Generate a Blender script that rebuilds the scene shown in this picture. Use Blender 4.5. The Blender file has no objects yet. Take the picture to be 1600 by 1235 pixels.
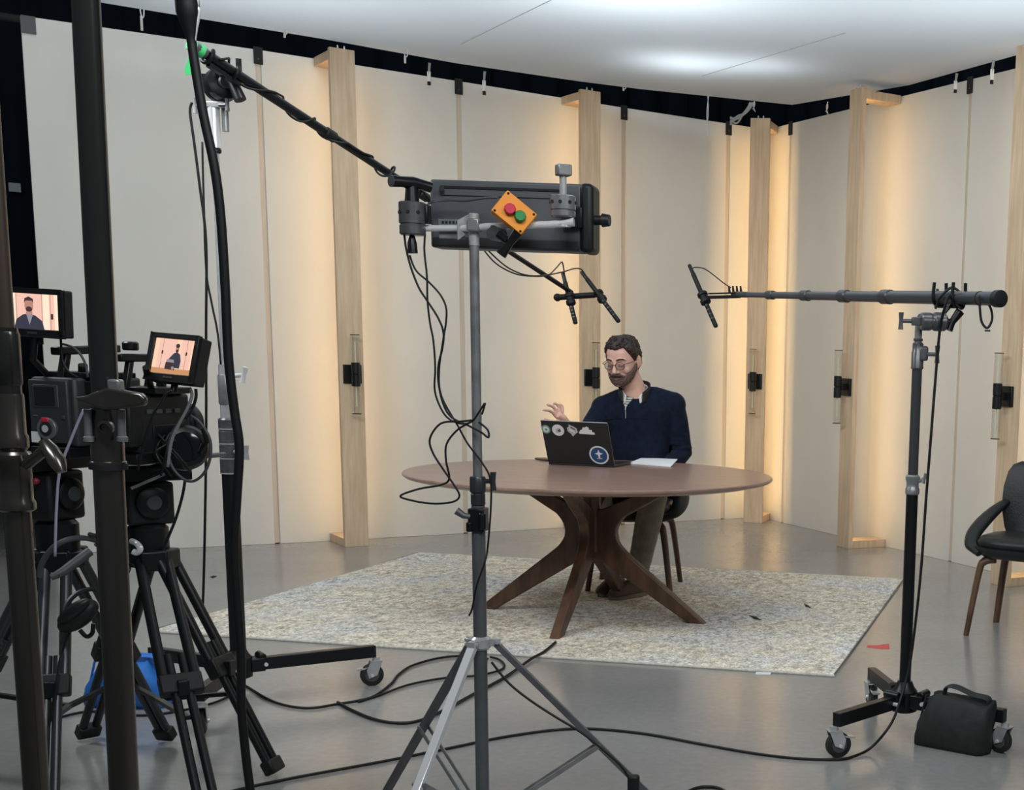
import bpy, bmesh, math, random
from mathutils import Vector, Matrix
random.seed(7)
PI = math.pi
SC = bpy.context.scene
COL = SC.collection

# ------------------------------------------------------------------ camera
FPX, PITCH, ROLL, CX, CY, CAMH = 2100.0, 0.167538, 0.032847, 1347.68, 916.73, 1.30467
_f = Vector((0, math.cos(PITCH), -math.sin(PITCH)))
_r0 = Vector((1, 0, 0)); _u0 = _r0.cross(_f)
_r = math.cos(ROLL) * _r0 + math.sin(ROLL) * _u0
_u = -math.sin(ROLL) * _r0 + math.cos(ROLL) * _u0
cam_data = bpy.data.cameras.new('camera')
cam = bpy.data.objects.new('camera', cam_data); COL.objects.link(cam)
M = Matrix.Identity(4)
for i in range(3):
    M[i][0] = _r[i]; M[i][1] = _u[i]; M[i][2] = -_f[i]
M[2][3] = CAMH
cam.matrix_world = M
cam_data.sensor_fit = 'HORIZONTAL'; cam_data.sensor_width = 36
cam_data.lens = FPX / 1600 * 36
cam_data.shift_x = (800 - CX) / 1600          # the photograph is an off-centre crop of a wider frame
cam_data.shift_y = (CY - 617.5) / 1600
cam_data.clip_end = 200; cam_data.clip_start = 0.05
SC.camera = cam

# ------------------------------------------------------------------ world, lights, exposure
W = bpy.data.worlds.new('studio_dark'); SC.world = W; W.use_nodes = True
W.node_tree.nodes['Background'].inputs[0].default_value = (0.80, 0.90, 1.0, 1)
W.node_tree.nodes['Background'].inputs[1].default_value = 0.085
SC.view_settings.view_transform = 'Standard'
SC.view_settings.look = 'None'
SC.view_settings.exposure = 0.0
SC.view_settings.gamma = 1.0
SC.view_settings.use_curve_mapping = False

def area(name, loc, size, size_y, power, color, target=None):
    d = bpy.data.lights.new(name, 'AREA'); d.shape = 'RECTANGLE'
    d.size = size; d.size_y = size_y; d.energy = power; d.color = color
    o = bpy.data.objects.new(name, d); COL.objects.link(o); o.location = loc
    if target is not None:
        o.rotation_euler = (Vector(target) - Vector(loc)).to_track_quat('-Z', 'Y').to_euler()
    return o
# studio lamps hung in the grid above the silk ceiling
COOL = (0.80, 0.92, 1.0)
for k, (x, y, z, s, p) in enumerate([(-3.2, 7.3, 4.2, 1.1, 18), (-1.2, 6.8, 4.2, 1.3, 29), (0.7, 6.9, 4.2, 1.1, 21),
                                     (-1.24, 8.95, 3.42, 0.42, 2.2), (-0.75, 8.95, 3.42, 0.3, 1.0), (-1.3, 7.2, 3.7, 0.6, 5)]):
    area('studio_lamp', (x, y, z), s, s, p, COOL)
# soft lamps hung in front of the silk's edge, above the frame, aimed at the set
WHITE = (0.95, 0.985, 1.0)
for x, y, p, tx in ((-3.4, 4.0, 70, 0.0), (-1.0, 4.1, 33, -1.05), (1.2, 4.1, 18, 0.82), (-0.4, 1.0, 52, -0.54), (1.8, 1.2, 46, 1.33)):
    area('soft_lamp', (x, y, 3.1), 1.3, 0.8, p, WHITE, (tx, y + 4.9, 0.9))

# ------------------------------------------------------------------ pixel helpers: a point at a known height or a known distance
def _ray(px, py):
    return _f + _r * ((px - CX) / FPX) - _u * ((py - CY) / FPX)
def G(px, py, z=0.0):
    d = _ray(px, py); t = (z - CAMH) / d.z
    return Vector((d.x * t, d.y * t, z))
def A(px, py, Y):
    d = _ray(px, py); t = Y / d.y
    return Vector((d.x * t, Y, CAMH + d.z * t))

# ------------------------------------------------------------------ materials
MATS = {}
def mat(name, col, rough=0.6, metal=0.0, col2=None, scale=8.0, detail=4.0, stretch=(1, 1, 1), bump=0.0, bscale=None,
        spec=0.5, emit=None, estr=0.0, lo=0.35, hi=0.65, coat=0.0, sheen=0.0):
    if name in MATS: return MATS[name]
    m = bpy.data.materials.new(name); m.use_nodes = True
    nt = m.node_tree; n = nt.nodes; l = nt.links
    b = n['Principled BSDF']
    b.inputs['Base Color'].default_value = (*col, 1)
    b.inputs['Roughness'].default_value = rough
    b.inputs['Metallic'].default_value = metal
    b.inputs['Specular IOR Level'].default_value = spec
    b.inputs['Coat Weight'].default_value = coat
    b.inputs['Sheen Weight'].default_value = sheen
    if emit:
        b.inputs['Emission Color'].default_value = (*emit, 1); b.inputs['Emission Strength'].default_value = estr
    if col2 is not None or bump:
        tc = n.new('ShaderNodeTexCoord'); mp = n.new('ShaderNodeMapping'); mp.inputs['Scale'].default_value = stretch
        l.new(tc.outputs['Object'], mp.inputs[0])
    if col2 is not None:
        nz = n.new('ShaderNodeTexNoise'); nz.inputs['Scale'].default_value = scale; nz.inputs['Detail'].default_value = detail
        l.new(mp.outputs[0], nz.inputs['Vector'])
        cr = n.new('ShaderNodeValToRGB'); cr.color_ramp.elements[0].position = lo; cr.color_ramp.elements[1].position = hi
        cr.color_ramp.elements[0].color = (*col, 1); cr.color_ramp.elements[1].color = (*col2, 1)
        l.new(nz.outputs[0], cr.inputs[0]); l.new(cr.outputs[0], b.inputs['Base Color'])
    if bump:
        nb = n.new('ShaderNodeTexNoise'); nb.inputs['Scale'].default_value = bscale or scale * 3; nb.inputs['Detail'].default_value = 3
        l.new(mp.outputs[0], nb.inputs['Vector'])
        bp = n.new('ShaderNodeBump'); bp.inputs['Strength'].default_value = bump; bp.inputs['Distance'].default_value = 0.01
        l.new(nb.outputs[0], bp.inputs['Height']); l.new(bp.outputs[0], b.inputs['Normal'])
    MATS[name] = m
    return m

mat('black_metal', (0.006, 0.0065, 0.0075), 0.36, 0.0, spec=0.35)
mat('black_plastic', (0.007, 0.0075, 0.008), 0.5, col2=(0.011, 0.0115, 0.012), scale=40, spec=0.35)
mat('matte_black', (0.008, 0.009, 0.010), 0.85)
mat('rubber', (0.012, 0.012, 0.012), 0.6)
mat('cable', (0.006, 0.006, 0.0065), 0.5, spec=0.35)
mat('grey_plastic', (0.05, 0.055, 0.06), 0.5)
mat('dark_grey_metal', (0.045, 0.048, 0.052), 0.32, 0.4)
mat('gunmetal', (0.085, 0.088, 0.092), 0.32, 0.4, col2=(0.12, 0.124, 0.128), scale=30)
mat('steel', (0.46, 0.47, 0.475), 0.25, 0.45, col2=(0.58, 0.59, 0.595), scale=25)
mat('steel_bright', (0.80, 0.81, 0.82), 0.2, 0.35)
mat('steel_worn', (0.21, 0.215, 0.215), 0.32, 0.45, col2=(0.29, 0.295, 0.30), scale=25)
mat('white_paper', (0.78, 0.80, 0.80), 0.7)
mat('red_plastic', (0.62, 0.015, 0.06), 0.4)
mat('green_plastic', (0.01, 0.25, 0.06), 0.4)
mat('orange_plastic', (0.85, 0.28, 0.015), 0.45, col2=(0.90, 0.32, 0.02), scale=10)
mat('oak', (0.55, 0.405, 0.26), 0.55, col2=(0.66, 0.51, 0.35), scale=7, detail=6, stretch=(6, 6, 0.5), bump=0.05)
mat('walnut', (0.060, 0.030, 0.017), 0.42, col2=(0.125, 0.065, 0.036), scale=6, detail=6, stretch=(3, 3, 1), bump=0.03)
mat('leather_black', (0.007, 0.008, 0.009), 0.42, bump=0.12, bscale=120, col2=(0.010, 0.011, 0.0125), scale=20, spec=0.4)

# ------------------------------------------------------------------ mesh helpers
ORIG = {}
class MB:
    def __init__(s, T=None):
        s.v = []; s.f = []; s.T = T
    def _add(s, vs, fs):
        o = len(s.v)
        s.v += [(s.T @ Vector(p)) if s.T is not None else Vector(p) for p in vs]
        s.f += [tuple(i + o for i in q) for q in fs]
        return s
    def box(s, c, size, R=None):
        hx, hy, hz = size[0] / 2, size[1] / 2, size[2] / 2
        vs = [Vector((x, y, z)) for x in (-hx, hx) for y in (-hy, hy) for z in (-hz, hz)]
        if R is not None: vs = [R @ p for p in vs]
        c = Vector(c)
        return s._add([p + c for p in vs], [(0, 1, 3, 2), (4, 6, 7, 5), (0, 4, 5, 1), (2, 3, 7, 6), (0, 2, 6, 4), (1, 5, 7, 3)])
    def bar(s, p0, p1, w, h, up=(0, 0, 1)):
        p0 = Vector(p0); p1 = Vector(p1); d = p1 - p0; L = d.length; d.normalize()
        x = d.cross(Vector(up))
        if x.length < 1e-5: x = d.cross(Vector((1, 0, 0)))
        x.normalize(); z = x.cross(d)
        R = Matrix((x, d, z)).transposed()
        return s.box((p0 + p1) / 2, (w, L, h), R)
    def tube(s, pts, r, n=8, closed=False, cap=True, flat=1.0):
        pts = [Vector(p) for p in pts]; m = len(pts)
        rs = r if isinstance(r, (list, tuple)) else [r] * m
        vs = []; fs = []; prev = None
        for i in range(m):
            if closed: t = pts[(i + 1) % m] - pts[i - 1]
            else: t = pts[min(i + 1, m - 1)] - pts[max(i - 1, 0)]
            if t.length < 1e-9: t = Vector((0, 0, 1))
            t.normalize()
            if prev is None:
                a = Vector((0, 0, 1)) if abs(t.z) < 0.9 else Vector((1, 0, 0))
                x = t.cross(a).normalized()
            else:
                x = prev - t * prev.dot(t)
                x = x.normalized() if x.length > 1e-6 else t.orthogonal().normalized()
            prev = x; y = t.cross(x)
            for k in range(n):
                a = 2 * PI * k / n
                vs.append(pts[i] + (x * math.cos(a) + y * math.sin(a) * flat) * rs[i])
        for i in range(m if closed else m - 1):
            j = (i + 1) % m
            for k in range(n):
                k2 = (k + 1) % n
                fs.append((i * n + k, i * n + k2, j * n + k2, j * n + k))
        if cap and not closed:
            fs.append(tuple(range(n - 1, -1, -1))); fs.append(tuple(range((m - 1) * n, m * n)))
        return s._add(vs, fs)
    def cyl(s, p0, p1, r0, r1=None, n=16):
        return s.tube([p0, p1], [r0, r0 if r1 is None else r1], n)
    def lathe(s, prof, base, axis=(0, 0, 1), n=20):
        # prof: (radius, distance along the axis)
        ax = Vector(axis).normalized(); x = ax.orthogonal().normalized(); y = ax.cross(x); b = Vector(base)
        vs = []; fs = []
        for (r, t) in prof:
            for k in range(n):
                a = 2 * PI * k / n
                vs.append(b + ax * t + (x * math.cos(a) + y * math.sin(a)) * max(r, 1e-5))
        for i in range(len(prof) - 1):
            for k in range(n):
                k2 = (k + 1) % n
                fs.append((i * n + k, i * n + k2, (i + 1) * n + k2, (i + 1) * n + k))
        fs.append(tuple(range(n - 1, -1, -1))); fs.append(tuple(range((len(prof) - 1) * n, len(prof) * n)))
        return s._add(vs, fs)
    def prism(s, poly, o, ux, uy, th):
        # polygon in the (ux, uy) plane through o, extruded by th along ux x uy (centred)
        o = Vector(o); ux = Vector(ux).normalized(); uy = Vector(uy).normalized(); nrm = ux.cross(uy)
        m = len(poly)
        vs = [o + ux * a + uy * b - nrm * th / 2 for a, b in poly] + [o + ux * a + uy * b + nrm * th / 2 for a, b in poly]
        fs = [tuple(range(m - 1, -1, -1)), tuple(range(m, 2 * m))]
        for i in range(m):
            j = (i + 1) % m
            fs.append((i, j, m + j, m + i))
        return s._add(vs, fs)
    def ball(s, c, r, nu=14, nv=10, R=None):
        c = Vector(c); rr = r if isinstance(r, (tuple, list)) else (r, r, r)
        vs = []; fs = []
        for i in range(nv + 1):
            th = PI * i / nv
            for k in range(nu):
                a = 2 * PI * k / nu
                q = Vector((rr[0] * math.sin(th) * math.cos(a), rr[1] * math.sin(th) * math.sin(a), rr[2] * math.cos(th)))
                if R is not None: q = R @ q
                vs.append(c + q)
        for i in range(nv):
            for k in range(nu):
                k2 = (k + 1) % nu
                fs.append((i * nu + k, (i + 1) * nu + k, (i + 1) * nu + k2, i * nu + k2))
        return s._add(vs, fs)
    def loft(s, rings, cap=True, closed_u=True):
        n = len(rings[0]); vs = [p for r in rings for p in r]; fs = []
        for i in range(len(rings) - 1):
            for k in range(n if closed_u else n - 1):
                k2 = (k + 1) % n
                fs.append((i * n + k, i * n + k2, (i + 1) * n + k2, (i + 1) * n + k))
        if cap and closed_u:
            fs.append(tuple(range(n - 1, -1, -1))); fs.append(tuple(range((len(rings) - 1) * n, len(rings) * n)))
        return s._add(vs, fs)
    def build(s, name, m, parent=None, smooth=35, bevel=0.0, subsurf=0, solid=0.0, seg=2):
        me = bpy.data.meshes.new(name)
        o = Vector((0, 0, 0))
        if parent is not None and ORIG.get(parent.name) is not None: o = ORIG[parent.name]
        me.from_pydata([tuple(p - o) for p in s.v], [], s.f); me.update()
        bm = bmesh.new(); bm.from_mesh(me)
        bmesh.ops.remove_doubles(bm, verts=bm.verts, dist=1e-6)
        bmesh.ops.recalc_face_normals(bm, faces=bm.faces)
        bm.to_mesh(me); bm.free()
        if smooth:
            for p in me.polygons: p.use_smooth = True
            if smooth < 180: me.set_sharp_from_angle(angle=math.radians(smooth))
        me.materials.append(MATS[m] if isinstance(m, str) else m)
        ob = bpy.data.objects.new(name, me); COL.objects.link(ob)
        if parent is not None:
            ob.parent = parent; ORIG[ob.name] = ORIG.get(parent.name)
        if solid:
            k = ob.modifiers.new('thickness', 'SOLIDIFY'); k.thickness = solid; k.offset = 0
        if bevel:
            k = ob.modifiers.new('bevel', 'BEVEL'); k.width = bevel; k.segments = seg; k.limit_method = 'ANGLE'; k.angle_limit = math.radians(40)
        if subsurf:
            k = ob.modifiers.new('subdivision', 'SUBSURF'); k.levels = subsurf; k.render_levels = subsurf
        return ob

def thing(name, label, cat, loc=(0, 0, 0), rotz=None, group=None):
    o = bpy.data.objects.new(name, None); COL.objects.link(o); o.empty_display_size = 0.1
    o.location = loc
    if rotz is None: ORIG[o.name] = Vector(loc)      # parts given in room coordinates
    else:
        o.rotation_euler = (0, 0, rotz); ORIG[o.name] = None   # parts given in the thing's own coordinates
    o['label'] = label; o['category'] = cat
    if group: o['group'] = group
    return o
def tag(o, label, cat, group=None):
    o['label'] = label; o['category'] = cat
    if group: o['group'] = group
    return o
def struct(o, label=None, cat=None):
    o['kind'] = 'structure'
    if label: o['label'] = label
    if cat: o['category'] = cat
    return o
def catmull(pts, k=6, closed=False):
    pts = [Vector(p) for p in pts]; out = []; m = len(pts)
    rng = range(m if closed else m - 1)
    for i in rng:
        if closed: p0, p1, p2, p3 = pts[i - 1], pts[i], pts[(i + 1) % m], pts[(i + 2) % m]
        else: p0, p1, p2, p3 = pts[max(i - 1, 0)], pts[i], pts[i + 1], pts[min(i + 2, m - 1)]
        for j in range(k):
            t = j / k
            out.append(0.5 * ((2 * p1) + (-p0 + p2) * t + (2 * p0 - 5 * p1 + 4 * p2 - p3) * t * t + (-p0 + 3 * p1 - 3 * p2 + p3) * t ** 3))
    if not closed: out.append(pts[-1])
    return out
def V(*a): return Vector(a)
def circle(n, r=1.0): return [(r * math.cos(2 * PI * k / n), r * math.sin(2 * PI * k / n)) for k in range(n)]

# ================================================================== THE SETTING
# polished concrete floor
def floor_material():
    m = bpy.data.materials.new('polished_concrete'); m.use_nodes = True; MATS['concrete'] = m
    nt = m.node_tree; n = nt.nodes; l = nt.links; b = n['Principled BSDF']
    tc = n.new('ShaderNodeTexCoord')
    a = n.new('ShaderNodeTexNoise'); a.inputs['Scale'].default_value = 0.9; a.inputs['Detail'].default_value = 4; a.inputs['Roughness'].default_value = 0.5; a.inputs['Distortion'].default_value = 0.15
    c = n.new('ShaderNodeTexNoise'); c.inputs['Scale'].default_value = 34; c.inputs['Detail'].default_value = 4
    l.new(tc.outputs['Object'], a.inputs['Vector']); l.new(tc.outputs['Object'], c.inputs['Vector'])
    r1 = n.new('ShaderNodeValToRGB'); r1.color_ramp.elements[0].position = 0.35; r1.color_ramp.elements[1].position = 0.66
    r1.color_ramp.elements[0].color = (0.275, 0.273, 0.266, 1); r1.color_ramp.elements[1].color = (0.335, 0.333, 0.325, 1)
    l.new(a.outputs[0], r1.inputs[0])
    mx = n.new('ShaderNodeMixRGB'); mx.blend_type = 'MULTIPLY'; mx.inputs[0].default_value = 0.25
    l.new(r1.outputs[0], mx.inputs[1]); l.new(c.outputs[0], mx.inputs[2])
    l.new(mx.outputs[0], b.inputs['Base Color'])
    r2 = n.new('ShaderNodeValToRGB'); r2.color_ramp.elements[0].color = (0.14,) * 3 + (1,); r2.color_ramp.elements[1].color = (0.23,) * 3 + (1,)
    l.new(a.outputs[0], r2.inputs[0]); l.new(r2.outputs[0], b.inputs['Roughness'])
    bp = n.new('ShaderNodeBump'); bp.inputs['Strength'].default_value = 0.03; bp.inputs['Distance'].default_value = 0.01
    l.new(c.outputs[0], bp.inputs['Height']); l.new(bp.outputs[0], b.inputs['Normal'])
MATS['concrete'] if 'concrete' in MATS else floor_material()
MATS['concrete'].node_tree.nodes['Principled BSDF'].inputs['Specular IOR Level'].default_value = 0.7
struct(MB().box((-1.0, 6.0, -0.05), (16, 18, 0.1)).build('floor', 'concrete'), 'polished grey concrete studio floor', 'floor')

# wall panels
mat('wall_panel', (0.60, 0.595, 0.555), 0.75, col2=(0.645, 0.635, 0.595), scale=2.2, detail=8, stretch=(1, 1, 0.5), bump=0.04, bscale=60)
mat('batten', (0.50, 0.43, 0.345), 0.6, col2=(0.56, 0.49, 0.40), scale=6, stretch=(5, 5, 0.4))
WH = 3.05
S0, S1, S2, S3, S4 = V(-4.82, 7.93, 0), V(-3.803, 8.628, 0), V(-2.812, 9.41, 0), V(-1.847, 10.2, 0), V(-1.142, 10.738, 0)
CN, S5, S6 = V(-0.86, 10.95, 0), V(-0.657, 10.635, 0), V(0.572, 8.813, 0)
_rd = (S6 - S5).normalized()
S5b = S5 + _rd * 1.21
S7 = S6 + _rd * 1.22; S8 = S7 + _rd * 1.22
def panel_wall(name, pts, seams, label, toward):
    root = bpy.data.objects.new(name, None); COL.objects.link(root); root.location = pts[0]; ORIG[root.name] = pts[0].copy()
    struct(root, label, 'wall')
    for a, b in zip(pts[:-1], pts[1:]):
        d = (b - a).normalized(); nrm = V(d.y, -d.x, 0)
        if nrm.dot(toward) < 0: nrm = -nrm
        R = Matrix((d, -nrm, V(0, 0, 1))).transposed()
        L = (b - a).length
        ga = 0.016 if a in seams else 0.0; gb = 0.016 if b in seams else 0.0
        MB().box((a + b) / 2 + d * (ga - gb) / 2 - nrm * 0.02 + V(0, 0, WH / 2), (L - ga - gb, 0.04, WH), R).build('panel', 'wall_panel', root, bevel=0.002)
    for s in seams:
        i = pts.index(s); a = pts[max(i - 1, 0)]; b = pts[min(i + 1, len(pts) - 1)]
        d = (b - a).normalized(); nrm = V(d.y, -d.x, 0)
        if nrm.dot(toward) < 0: nrm = -nrm
        R = Matrix((d, -nrm, V(0, 0, 1))).transposed()
        MB().box(s - nrm * 0.016 + V(0, 0, WH / 2), (0.032, 0.02, WH - 0.01), R).build('batten', 'batten', root, bevel=0.002)
        k = MB().box(s + nrm * 0.004 + V(0, 0, WH - 0.035), (0.052, 0.008, 0.10), R)
        p = k.build('joining_plate', 'matte_black', root)
        MB().cyl(s + nrm * 0.008 + V(0, 0, WH - 0.055), s + nrm * 0.010 + V(0, 0, WH - 0.055), 0.004, n=8).build('screw', 'gunmetal', p)
    return root
CAMV = V(-0.2, -1, 0)
wl = panel_wall('wall_left', [S0, S1, S2, S3, S4, CN], [S1, S2, S3, S4], 'run of off-white panels with pale wood battens on the left', V(0.6, -0.8, 0))
wr = panel_wall('wall_right', [CN, S5, S5b, S6, S7, S8], [S5, S6, S7], 'run of off-white panels with pale wood battens on the right', V(-0.83, -0.56, 0))
_d = (S1 - S0).normalized()
_Rl = Matrix((_d, V(-_d.y, _d.x, 0), V(0, 0, 1))).transposed()
MB().box(S0 + _d * 0.036 + V(0.006 * _d.y, -0.006 * _d.x, WH - 0.045), (0.07, 0.008, 0.095), _Rl).build('joining_plate', 'grey_plastic', wl)

# black drapes hanging behind the set
mat('drape', (0.0080, 0.0125, 0.0190), 0.95, spec=0.1)
def drape(name, a, b, h, label, fold=0.06, wl_=0.32, z0=0.0):
    a = V(*a, 0); b = V(*b, 0); d = (b - a).normalized(); nrm = V(-d.y, d.x, 0); L = (b - a).length
    n = int(L / 0.05); rings = []
    top = []; bot = []
    for i in range(n + 1):
        t = i * L / n
        off = fold * (math.sin(t * 2 * PI / wl_) + 0.4 * math.sin(t * 2 * PI / (wl_ * 0.37) + 1))
        top.append(a + d * t + nrm * off + V(0, 0, h)); bot.append(a + d * t + nrm * off * 1.15 + V(0, 0, z0))
    o = MB().loft([bot, top], cap=False, closed_u=False).build(name, 'drape', solid=0.01, smooth=180)
    return struct(o, label, 'curtain')
drape('wall_back', (-9.0, 8.6), (-0.9, 14.0), 5.5, 'black studio drape hanging behind the left set wall')
drape('wall_far', (-1.4, 13.8), (5.5, 6.4), 5.5, 'black studio drape hanging behind the right set wall')
drape('wall_side', (-6.6, 4.6), (-6.2, 8.9), 5.5, 'black studio drape at the far left beside the set')
g = MB().box(A(23, 293, 10.12), (0.075, 0.012, 0.062), Matrix.Rotation(math.atan2(5.4, 8.1), 3, 'Z')).build('trim_1', mat('grey_tag', (0.35, 0.38, 0.38), 0.6))
struct(g, 'small grey tag on the black drape', 'tag')
# black pipe along the top behind the wall
for nm, a, b in (('trim_2', V(-5.6, 7.75, 3.09), V(-1.0, 11.3, 3.09)),):
    struct(MB().cyl(a, b, 0.024).build(nm, 'matte_black'), 'black pipe running along the top of the left set wall', 'pipe')

# silk ceiling, lit by the lamps above it
def silk_material():
    m = bpy.data.materials.new('white_silk'); m.use_nodes = True; MATS['silk'] = m
    nt = m.node_tree; n = nt.nodes; l = nt.links
    n.remove(n['Principled BSDF'])
    t = n.new('ShaderNodeBsdfTranslucent'); t.inputs[0].default_value = (0.93, 0.95, 0.97, 1)
    d = n.new('ShaderNodeBsdfDiffuse'); d.inputs[0].default_value = (0.86, 0.87, 0.88, 1)
    mx = n.new('ShaderNodeMixShader'); mx.inputs[0].default_value = 0.45
    l.new(t.outputs[0], mx.inputs[1]); l.new(d.outputs[0], mx.inputs[2]); l.new(mx.outputs[0], n['Material Output'].inputs[0])
silk_material()
CZ = 3.12
edge = [(-4.33, 7.88), (-3.4, 8.60), (-2.76, 9.19), (-2.05, 9.66), (-1.67, 9.86), (-0.63, 10.27), (0.2, 9.42), (0.82, 8.42), (1.7, 7.0), (2.3, 6.0), (2.3, 5.6), (-4.0, 5.6)]
ce = MB()
ce._add([(x, y, CZ) for x, y in edge], [tuple(range(len(edge)))])
ceil = struct(ce.build('ceiling', 'silk', smooth=0), 'white silk ceiling glowing from lamps above', 'ceiling')
mat('silk_hem', (0.62, 0.63, 0.64), 0.8)
for a, b in ((V(-1.1, 6.6, 0), V(-2.56, 8.62, 0)), (V(-0.20, 8.0, 0), V(-1.17, 9.32, 0))):
    MB().bar(a + V(0, 0, CZ - 0.003), b + V(0, 0, CZ - 0.003), 0.005, 0.002).build('seam', 'silk_hem', ceil)

# wooden pilasters with warm LED strips behind them
LED = mat('led_strip', (1, 0.8, 0.5), 0.5, emit=(1.0, 0.66, 0.28), estr=20.0)
PIL = []
def pilaster(pl, u, nrm, depth, label, w=0.15):
    """pl: middle of the front face on the floor, u along the wall, nrm towards the room"""
    pl = V(*pl, 0); u = V(*u, 0).normalized(); nrm = V(*nrm, 0).normalized()
    R = Matrix((u, -nrm, V(0, 0, 1))).transposed()
    t = thing('wooden_pilaster', label, 'pilaster', pl, group='wooden pilasters along the set wall')
    th = 0.036
    MB().box(pl - nrm * th / 2 + V(0, 0, WH / 2 + 0.01), (w, th, WH + 0.02), R).build('front_board', 'oak', t, bevel=0.002)
    for nm, z in (('top_cap', WH - 0.022), ('base_cap', 0.027)):
        dd = depth - th - 0.004
        MB().box(pl - nrm * (th + dd / 2) + V(0, 0, z), (w, dd, 0.054), R).build(nm, 'oak', t, bevel=0.002)
    MB().box(pl - nrm * (th + 0.006) + V(0, 0, WH / 2), (0.014, 0.010, WH - 0.16), R).build('led_strip', 'led_strip', t)
    for s in (-0.02, 0.02):
        MB().lathe([(0.004, 0), (0.006, 0.012), (0.002, 0.022)], pl - nrm * 0.02 + u * s + V(0, 0, WH + 0.02), n=8).build('screw', 'steel_bright', t)
    PIL.append((pl, u, nrm))
    return t
ul = (0.788, 0.616); nl = (0.616, -0.788); ur = (0.56, -0.83); nr = (-0.83, -0.56)
pilaster((-3.283, 8.617), ul, nl, 0.33, 'pale oak pilaster nearest the left camera, glowing on its left')
pilaster((-1.984, 9.692), ul, nl, 0.317, 'pale oak pilaster directly behind the seated person')
pilaster((-0.886, 10.565), (0.985, -0.17), (-0.17, -0.985), 0.285, 'pale oak pilaster standing in the corner of the set')
pilaster((-0.150, 9.317), ur, nr, 0.316, 'pale oak pilaster between the corner and the right boom stand')
pilaster((0.808, 7.91), ur, nr, 0.308, 'pale oak pilaster cut by the right edge, behind the empty chair')

# clear glass tube sconces on the pilasters
def glass_material():
    m = bpy.data.materials.new('clear_glass'); m.use_nodes = True; MATS['glass'] = m
    nt = m.node_tree; n = nt.nodes; l = nt.links; n.remove(n['Principled BSDF'])
    t = n.new('ShaderNodeBsdfTransparent'); t.inputs[0].default_value = (0.93, 0.94, 0.92, 1)
    g = n.new('ShaderNodeBsdfGlossy'); g.inputs['Roughness'].default_value = 0.05
    lw = n.new('ShaderNodeLayerWeight'); lw.inputs[0].default_value = 0.35
    mx = n.new('ShaderNodeMixShader'); l.new(lw.outputs['Facing'], mx.inputs[0])
    l.new(t.outputs[0], mx.inputs[1]); l.new(g.outputs[0], mx.inputs[2]); l.new(mx.outputs[0], n['Material Output'].inputs[0])
glass_material()
def sconce(k, z, label):
    pl, u, nrm = PIL[k]
    c = pl + V(0, 0, z)
    t = thing('wall_sconce', label, 'wall sconce', c, group='glass tube sconces on the pilasters')
    R = Matrix((u, -nrm, V(0, 0, 1))).transposed()
    MB().box(c + nrm * 0.009, (0.112, 0.018, 0.118), R).build('back_plate', 'black_metal', t, bevel=0.003)
    MB().box(c + nrm * 0.035, (0.03, 0.05, 0.045), R).build('arm', 'black_metal', t, bevel=0.002)
    h = c + nrm * 0.078
    MB().lathe([(0.024, -0.074), (0.027, -0.07), (0.027, -0.006), (0.023, -0.002), (0.023, 0.002), (0.027, 0.006), (0.027, 0.07), (0.024, 0.074)], h).build('holder', 'black_metal', t)
    for s in (1, -1):
        MB().tube([h + V(0, 0, s * 0.074), h + V(0, 0, s * 0.245)], 0.026, 16, cap=False).build('glass_tube', 'glass', t)
        MB().lathe([(0.0285, -0.0025), (0.0285, 0.0025)], h + V(0, 0, s * 0.246), n=20).build('end_ring', 'dark_grey_metal', t)
        MB().cyl(h + V(0, 0, s * 0.074), h + V(0, 0, s * 0.20), 0.0045, n=8).build('bulb', mat('frosted_bulb', (0.72, 0.66, 0.55), 0.4), t)
sconce(0, 1.106, 'glass tube sconce on the pilaster nearest the left camera')
sconce(1, 1.112, 'glass tube sconce just left of the seated person')
sconce(2, 1.106, 'glass tube sconce on the corner pilaster')
sconce(3, 1.112, 'glass tube sconce left of the right boom stand')
sconce(4, 1.118, 'glass tube sconce on the pilaster behind the empty chair')

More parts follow.
